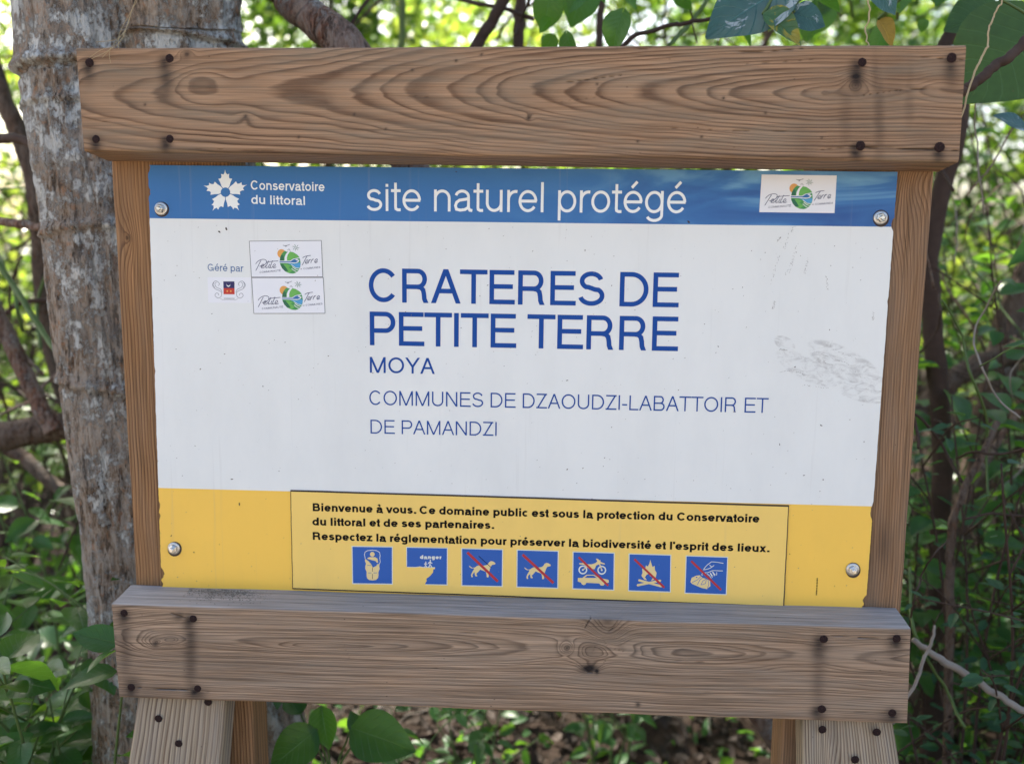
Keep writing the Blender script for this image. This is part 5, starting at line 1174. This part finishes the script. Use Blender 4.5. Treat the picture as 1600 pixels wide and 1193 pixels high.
J = Join(); c0 = at(520, 1260, .24)
for b_ in ((495, 1138, .20), (502, 1102, .21), (548, 1136, .20), (560, 1145, .23), (470, 1115, .25)): J.tube(smooth_path([(c0[0], .24, 0), c0, at(*b_)], 12), np.linspace(.0035, .0016, 12), 6)
J.obj('stem', [TWIG3], bp)
gS = 'low plants under the sign'
shrub('low_plant', 'low leafy plant on the dark ground under the middle of the lower rail', 'plant', (at(640, 1200, .55)[0], .55), .56, .12, 5, mD, .75, gS, maxleaf=34, seed=5)
shrub('low_plant', 'low plant with narrow leaves just left of the right leg', 'plant', (at(1160, 1200, .25)[0], .25), .62, .10, 4, mD, .62, gS, maxleaf=40, seed=6)
shrub('low_plant', 'small plant in shade under the left half of the lower rail', 'plant', (at(740, 1200, .9)[0], .95), .45, .16, 5, mD, .7, gS, maxleaf=40, seed=7)
shrub('low_plant', 'small plant in shade under the centre right of the lower rail', 'plant', (at(960, 1200, .9)[0], 1.2), .36, .2, 5, mD, .7, gS, maxleaf=44, seed=8)
shrub('low_plant', 'upright plant with rounded blue-green leaves in the bottom right corner', 'plant', (at(1530, 1200, .12)[0], .12), .74, .06, 4, variants(leaf_mat('rounded_blue_leaf', (.025, .10, .085), (.03, .12, .09), (.06, .2, .06)), 2, L=.075, W=.052, fold=.15, curl=.15), .9, gS, maxleaf=22, seed=9, start=.7)
gR = 'shrubs in the thicket right of the sign'
for k, (lb, b, h, sp, n_, ms, ls, ml) in enumerate([
 ('fine-leaved blue-green shrub beside the right post at rail height', (.86, .45), 1.25, .22, 9, mF, 1.3, 290),
 ('fine-leaved blue-green shrub at the right edge, lower down', (1.12, .30), 1.10, .26, 9, mF, 1.3, 290),
 ('feathery shrub low behind the fallen grey stick', (1.0, .75), .95, .30, 9, mF, 1.4, 290),
 ('broad-leaved dark shrub behind the right post', (.78, .85), 1.30, .30, 8, mN, 1.1, 150),
 ('broad-leaved dark shrub near the leaning trunk', (1.25, 1.0), 1.55, .35, 8, mD, 1.0, 170),
 ('tall dark shrub reaching the upper rail at the right edge', (1.22, .65), 1.95, .30, 9, mD, 1.25, 200),
 ('sprawling dark shrub low at the right edge', (1.35, .55), .9, .3, 8, mD, .9, 150),
 ('dense dark shrub behind the slender trunk, upper half', (1.45, 1.5), 2.1, .45, 9, mD, 1.0, 240),
 ('dense dark shrub low behind the thicket', (1.2, 1.5), 1.2, .5, 10, mD, 1.0, 240),
 ('dense dark shrub behind the leaning trunk, low', (1.8, 1.4), 1.3, .5, 10, mD, 1.0, 240)]):
    shrub('thicket_shrub', lb, 'shrub', b, h, sp, n_, ms, ls, gR, maxleaf=ml, seed=60 + k, start=.3, stemmat=TWIG, step=.05 if ms is not mF else .022, twigs=3)
# climbing vine over the top right, its leaves set one by one
cv = empty('climbing_vine', (1.15, .25, 1.0), 'climbing vine with blue-green insect-mined leaves over the upper rail top right', 'vine')
mB = leaf_shape(.09, .085, fold=.10, curl=.12, n=12, wav=.01, mat=LF_BLUE, heart=.4); mY = leaf_shape(.09, .062, fold=.3, curl=.25, n=12, mat=LF_YEL)
mO = leaf_shape(.09, .06, fold=.3, curl=.4, n=10, mat=LF_OLD, wav=.02); mG = leaf_shape(.2, .21, fold=.08, curl=.15, n=14, wav=.012, mat=LF_DARK, heart=.9)
for mm_ in (mG,): mm_.materials[0] = LF_BIG
px_leaf(mB, cv, (1232, -22, .10), (1112, 42, .10), 1.1, (.1, -.75, .65), L=.09); px_leaf(mB, cv, (1235, -30, .12), (1165, 28, .11), 1.1, (-.1, -.8, .6), L=.09)
px_leaf(mY, cv, (1192, 22, .07), (1262, 62, .06), .95, (.05, -.85, .5), L=.09); px_leaf(mB, cv, (1240, 20, .10), (1292, 38, .10), 1.0, (0, -.9, .45), .1, L=.09)
px_leaf(mO, cv, (1372, 30, .25), (1402, 66, .24), 1.0, (.1, -.9, .4), L=.09); px_leaf(mG, cv, (1625, 40, .35), (1495, 150, .33), 1.0, (-.1, -.9, .35), L=.2)
px_leaf(mG, cv, (1560, 20, .42), (1470, 40, .4), .9, (-.1, -.8, .5), L=.2); px_leaf(mB, cv, (1600, 200, .2), (1560, 178, .2), 1.1, (0, -.6, .8), L=.09)
px_leaf(mB, cv, (1360, -30, .2), (1400, 15, .2), 1.1, (0, -.8, .6), L=.09)
for k in range(30):
    x, y, Y = r.uniform(820, 1560), r.uniform(-50, 62), r.uniform(.25, .8)
    px_leaf(r.choice(mH), cv, (x, y, Y), (x + r.uniform(-40, 40), y + r.uniform(10, 60), Y), r.uniform(.8, 1.1), (r.uniform(-.5, .5), r.uniform(-1, .2), r.uniform(.2, .9)), L=.12)
J = Join()
for P in ([(1700, 120, .3), (1600, 20, .25), (1450, -40, .2), (1300, -35, .15), (1230, -28, .12), (1192, 22, .08)], [(1300, -35, .15), (1250, 0, .12), (1240, 20, .1)], [(1450, -40, .2), (1372, 30, .25)], [(1450, -40, .4), (1200, -60, .5), (900, -50, .6)]):
    J.tube(smooth_path([at(*p) for p in P], 30), .0022, 6)
J.obj('stem', [TWIG3], cv)
# mid-distance shrubs: each leaf still its own piece
gM = 'sunlit shrubs in the middle distance'
mids = [
 ('yellow-green sunlit shrub behind the left trunk, upper left', (-2.3, 2.6), 2.3, .7, mL, 1.0), ('bright sunlit shrub at the left edge at mid height', (-2.0, 1.7), 1.7, .5, mL, .9),
 ('mid green shrub behind the fallen log', (-1.7, 2.1), 1.3, .5, mM, .9), ('loose sunlit shrub further left behind the reddish stem', (-3.1, 2.9), 2.2, .7, mM, 1.0),
 ('sunlit shrub over the rail between trunk and mottled branch', (-.75, 3.3), 2.5, .6, mL, 1.0), ('green shrub over the rail just right of the mottled branch', (-.2, 3.0), 2.3, .55, mM, 1.0),
 ('mid green shrub over the middle of the upper rail', (.5, 3.6), 2.6, .6, mM, 1.0), ('dark shrub over the rail right of centre', (.85, 2.3), 2.2, .55, mD, 1.2),
 ('mid green shrub over the right third of the upper rail', (1.3, 2.7), 2.4, .6, mM, 1.0), ('mid green shrub behind the right upper nails', (1.8, 2.2), 2.3, .55, mM, 1.0),
 ('sunlit shrub behind the slender dark trunk on the right', (1.7, 2.9), 1.9, .55, mL, .9), ('yellow-green shrub right of the leaning trunk', (2.3, 2.4), 1.8, .6, mL, .9),
 ('mid green shrub low on the right behind the thicket', (1.7, 1.8), 1.0, .5, mM, .9), ('broad shrub at the far right edge', (2.6, 1.8), 1.9, .6, mM, 1.0)]
for k, (lb, b, h, sp, ms, ls) in enumerate(mids):
    shrub('sunlit_shrub', lb, 'shrub', b, h, sp, 9, ms, ls, gM, maxleaf=230, seed=100 + k, start=.2, stemmat=TWIG, step=.07, twigs=4, srad=.007)
# young trees farther back
fars = [(-4.6, 5.2, 3.6, .05), (-3.2, 6.5, 4.2, .06), (-1.6, 5.6, 3.8, .05), (-.3, 6.4, 4.2, .06), (1.2, 5.4, 3.6, .05), (2.6, 6.2, 4.2, .06), (3.8, 4.8, 3.6, .05), (5.2, 6.4, 4.4, .06), (-6.2, 7.4, 4.8, .07), (6.8, 8, 5, .07)]
fl = ['far left', 'left', 'left of centre', 'centre left', 'centre', 'centre right', 'right', 'far right', 'outermost left', 'outermost right']
for k, (x, y, h, rd_) in enumerate(fars):
    t = empty('young_tree', (x, y, gz(x, y)), f'blurred young tree in the sunlit background, {fl[k]}', 'tree', 'young trees in the background')
    J = Join(); z0 = -.1
    lean_ = r.uniform(-.5, .5); P = smooth_path([(x, y, z0), (x + lean_ * .3, y, h * .5), (x + lean_, y + .1, h)], 16); J.tube(P, np.linspace(rd_, rd_ * .35, 16), 10, rough=.1)
    for q in range(9):
        i = r.randrange(5, 15); a = r.uniform(0, 6.28); L_ = r.uniform(.5, 1.1); b_ = P[i]; e = b_ + np.array([math.cos(a) * L_, math.sin(a) * L_, r.uniform(.1, .8)])
        J.tube(smooth_path([b_, (b_ + e) / 2 + np.array([0, 0, .1]), e], 8), np.linspace(rd_ * .35, .006, 8), 6)
    J.obj('trunk', [BARK2], t)
    cloud('crown', [(x + lean_ * .8, y, h * .78, 1.0, .9, h * .28), (x, y, h * .5, .9, .8, h * .25), (x + lean_, y, h, .7, .7, .5)], 2600, .11, .065, [LF_LIGHT, LF_MID, LF_SHADE][k % 3], t, seed=200 + k, clump=.13, clumpn=60)
# distant woodland and undergrowth
def wood(name, n, lb, xr, yr, zr, L, mat, seed, rr=(.5, 1.1)):
    g_ = random.Random(seed); cs = [(g_.uniform(*xr), g_.uniform(*yr), g_.uniform(*zr), g_.uniform(*rr), g_.uniform(*rr), g_.uniform(rr[0], rr[1]) * .8) for _ in range(int((xr[1] - xr[0]) * (yr[1] - yr[0]) * (zr[1] - zr[0]) * .05) + 30)]
    o = cloud(name, cs, n, L, L * .6, mat, None, seed=seed); return tag(o, lb, 'foliage', kind='stuff')
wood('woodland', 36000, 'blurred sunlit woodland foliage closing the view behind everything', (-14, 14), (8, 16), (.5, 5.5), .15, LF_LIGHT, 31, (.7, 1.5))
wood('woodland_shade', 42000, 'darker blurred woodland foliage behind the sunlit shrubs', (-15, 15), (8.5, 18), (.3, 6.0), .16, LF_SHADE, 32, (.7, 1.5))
wood('undergrowth', 15000, 'low green undergrowth covering the ground behind the shrubs', (-7, 7), (3.2, 9), (.05, .7), .085, LF_MID, 33, (.3, .6))
gC = [(-1.0 + 2.6 * r.random(), .85 + 1.3 * r.random(), .05, .3, .3, .10) for _ in range(22)]
tag(cloud('ground_cover', gC, 800, .05, .03, LF_DARK, None, seed=47, clump=.07, clumpn=60), 'small dark green seedlings on the ground under the lower rail', 'ground cover', kind='stuff')
gB = [(-2.2 + 4.8 * r.random(), 1.9 + 1.6 * r.random(), .12, .4, .4, .2) for _ in range(30)]
tag(cloud('ground_cover', gB, 5000, .06, .035, LF_DARK, None, seed=43), 'dark green ground cover on the forest floor behind the sign', 'ground cover', kind='stuff')
# ground cover between sign and shrubs, mostly at the sides
gc = [(-1.6 + .9 * r.random(), .3 + 2 * r.random(), .12, .35, .35, .16) for _ in range(16)] + [(1.0 + 1.1 * r.random(), .3 + 2 * r.random(), .25, .35, .35, .28) for _ in range(26)]
tag(cloud('ground_cover', gc, 4200, .05, .03, LF_DARK, None, seed=41), 'low dark green ground cover at both sides of the sign', 'ground cover', kind='stuff')
# leaf litter
n = 24000; g_ = np.random.default_rng(77)
X = g_.uniform(-4, 4, n); Y = np.abs(g_.normal(0, 2.2, n)) * 1.0 + g_.uniform(-.4, .5, n)
Zg = .05 * fbm(X * .6, Y * .6, 0, 3) + .022 * fbm(X * 3.5, Y * 3.5, 4, 3) - .01 + g_.random(n) * .03
T = np.array([(0, 0, 0), (-.2, .3, .10), (.2, .3, .14), (-.2, .7, .16), (.2, .7, .04), (0, .5, -.02), (0, 1.1, .2)])
tri = np.array([(0, 5, 1), (0, 2, 5), (1, 5, 3), (5, 2, 4), (3, 5, 6), (5, 4, 6)])
a = g_.random(n) * 6.283; tl = g_.normal(size=n) * .35; s = g_.uniform(.02, .065, n)
Yd = np.stack([np.cos(a) * np.cos(tl), np.sin(a) * np.cos(tl), np.sin(tl)], -1); U = np.stack([g_.normal(size=n) * .35, g_.normal(size=n) * .35, np.ones(n)], -1)
Zd = U - Yd * (U * Yd).sum(1)[:, None]; Zd /= np.linalg.norm(Zd, axis=1)[:, None]; Xd = np.cross(Yd, Zd)
V = np.stack([X, Y, Zg], -1)[:, None] + s[:, None, None] * (Xd[:, None] * T[None, :, :1] + Yd[:, None] * T[None, :, 1:2] + Zd[:, None] * T[None, :, 2:3])
F = ((np.arange(n) * 7)[:, None, None] + tri[None]).reshape(-1, 3)
o = link('leaf_litter', mesh('leaf_litter', V.reshape(-1, 3), F, [LF_DRY], uv=np.tile(np.stack([T[:, 0] + .5, T[:, 1]], -1), (n, 1))))
tag(o, 'brown dry leaf litter scattered over the forest floor', 'leaf litter', kind='stuff')
# dry straw caught on the upper left corner of the sign
stw = Join()
for P in ([(225, -40), (205, 20), (190, 62), (168, 80), (143, 92)], [(208, 10), (197, 45), (176, 72), (160, 90)], [(172, 76), (171, 88), (173, 99)], [(196, 50), (180, 62), (150, 66)], [(215, 0), (188, 50), (185, 76)], [(140, 90), (158, 78), (175, 74)]):
    stw.tube(smooth_path([at(x, y, -.068 + (.05 if y < 60 else 0)) for x, y in P], 18), .00035, 5)
o = stw.obj('dry_straw', [STRAW]); tag(o, 'wisps of dry straw caught over the upper left corner of the sign', 'straw')
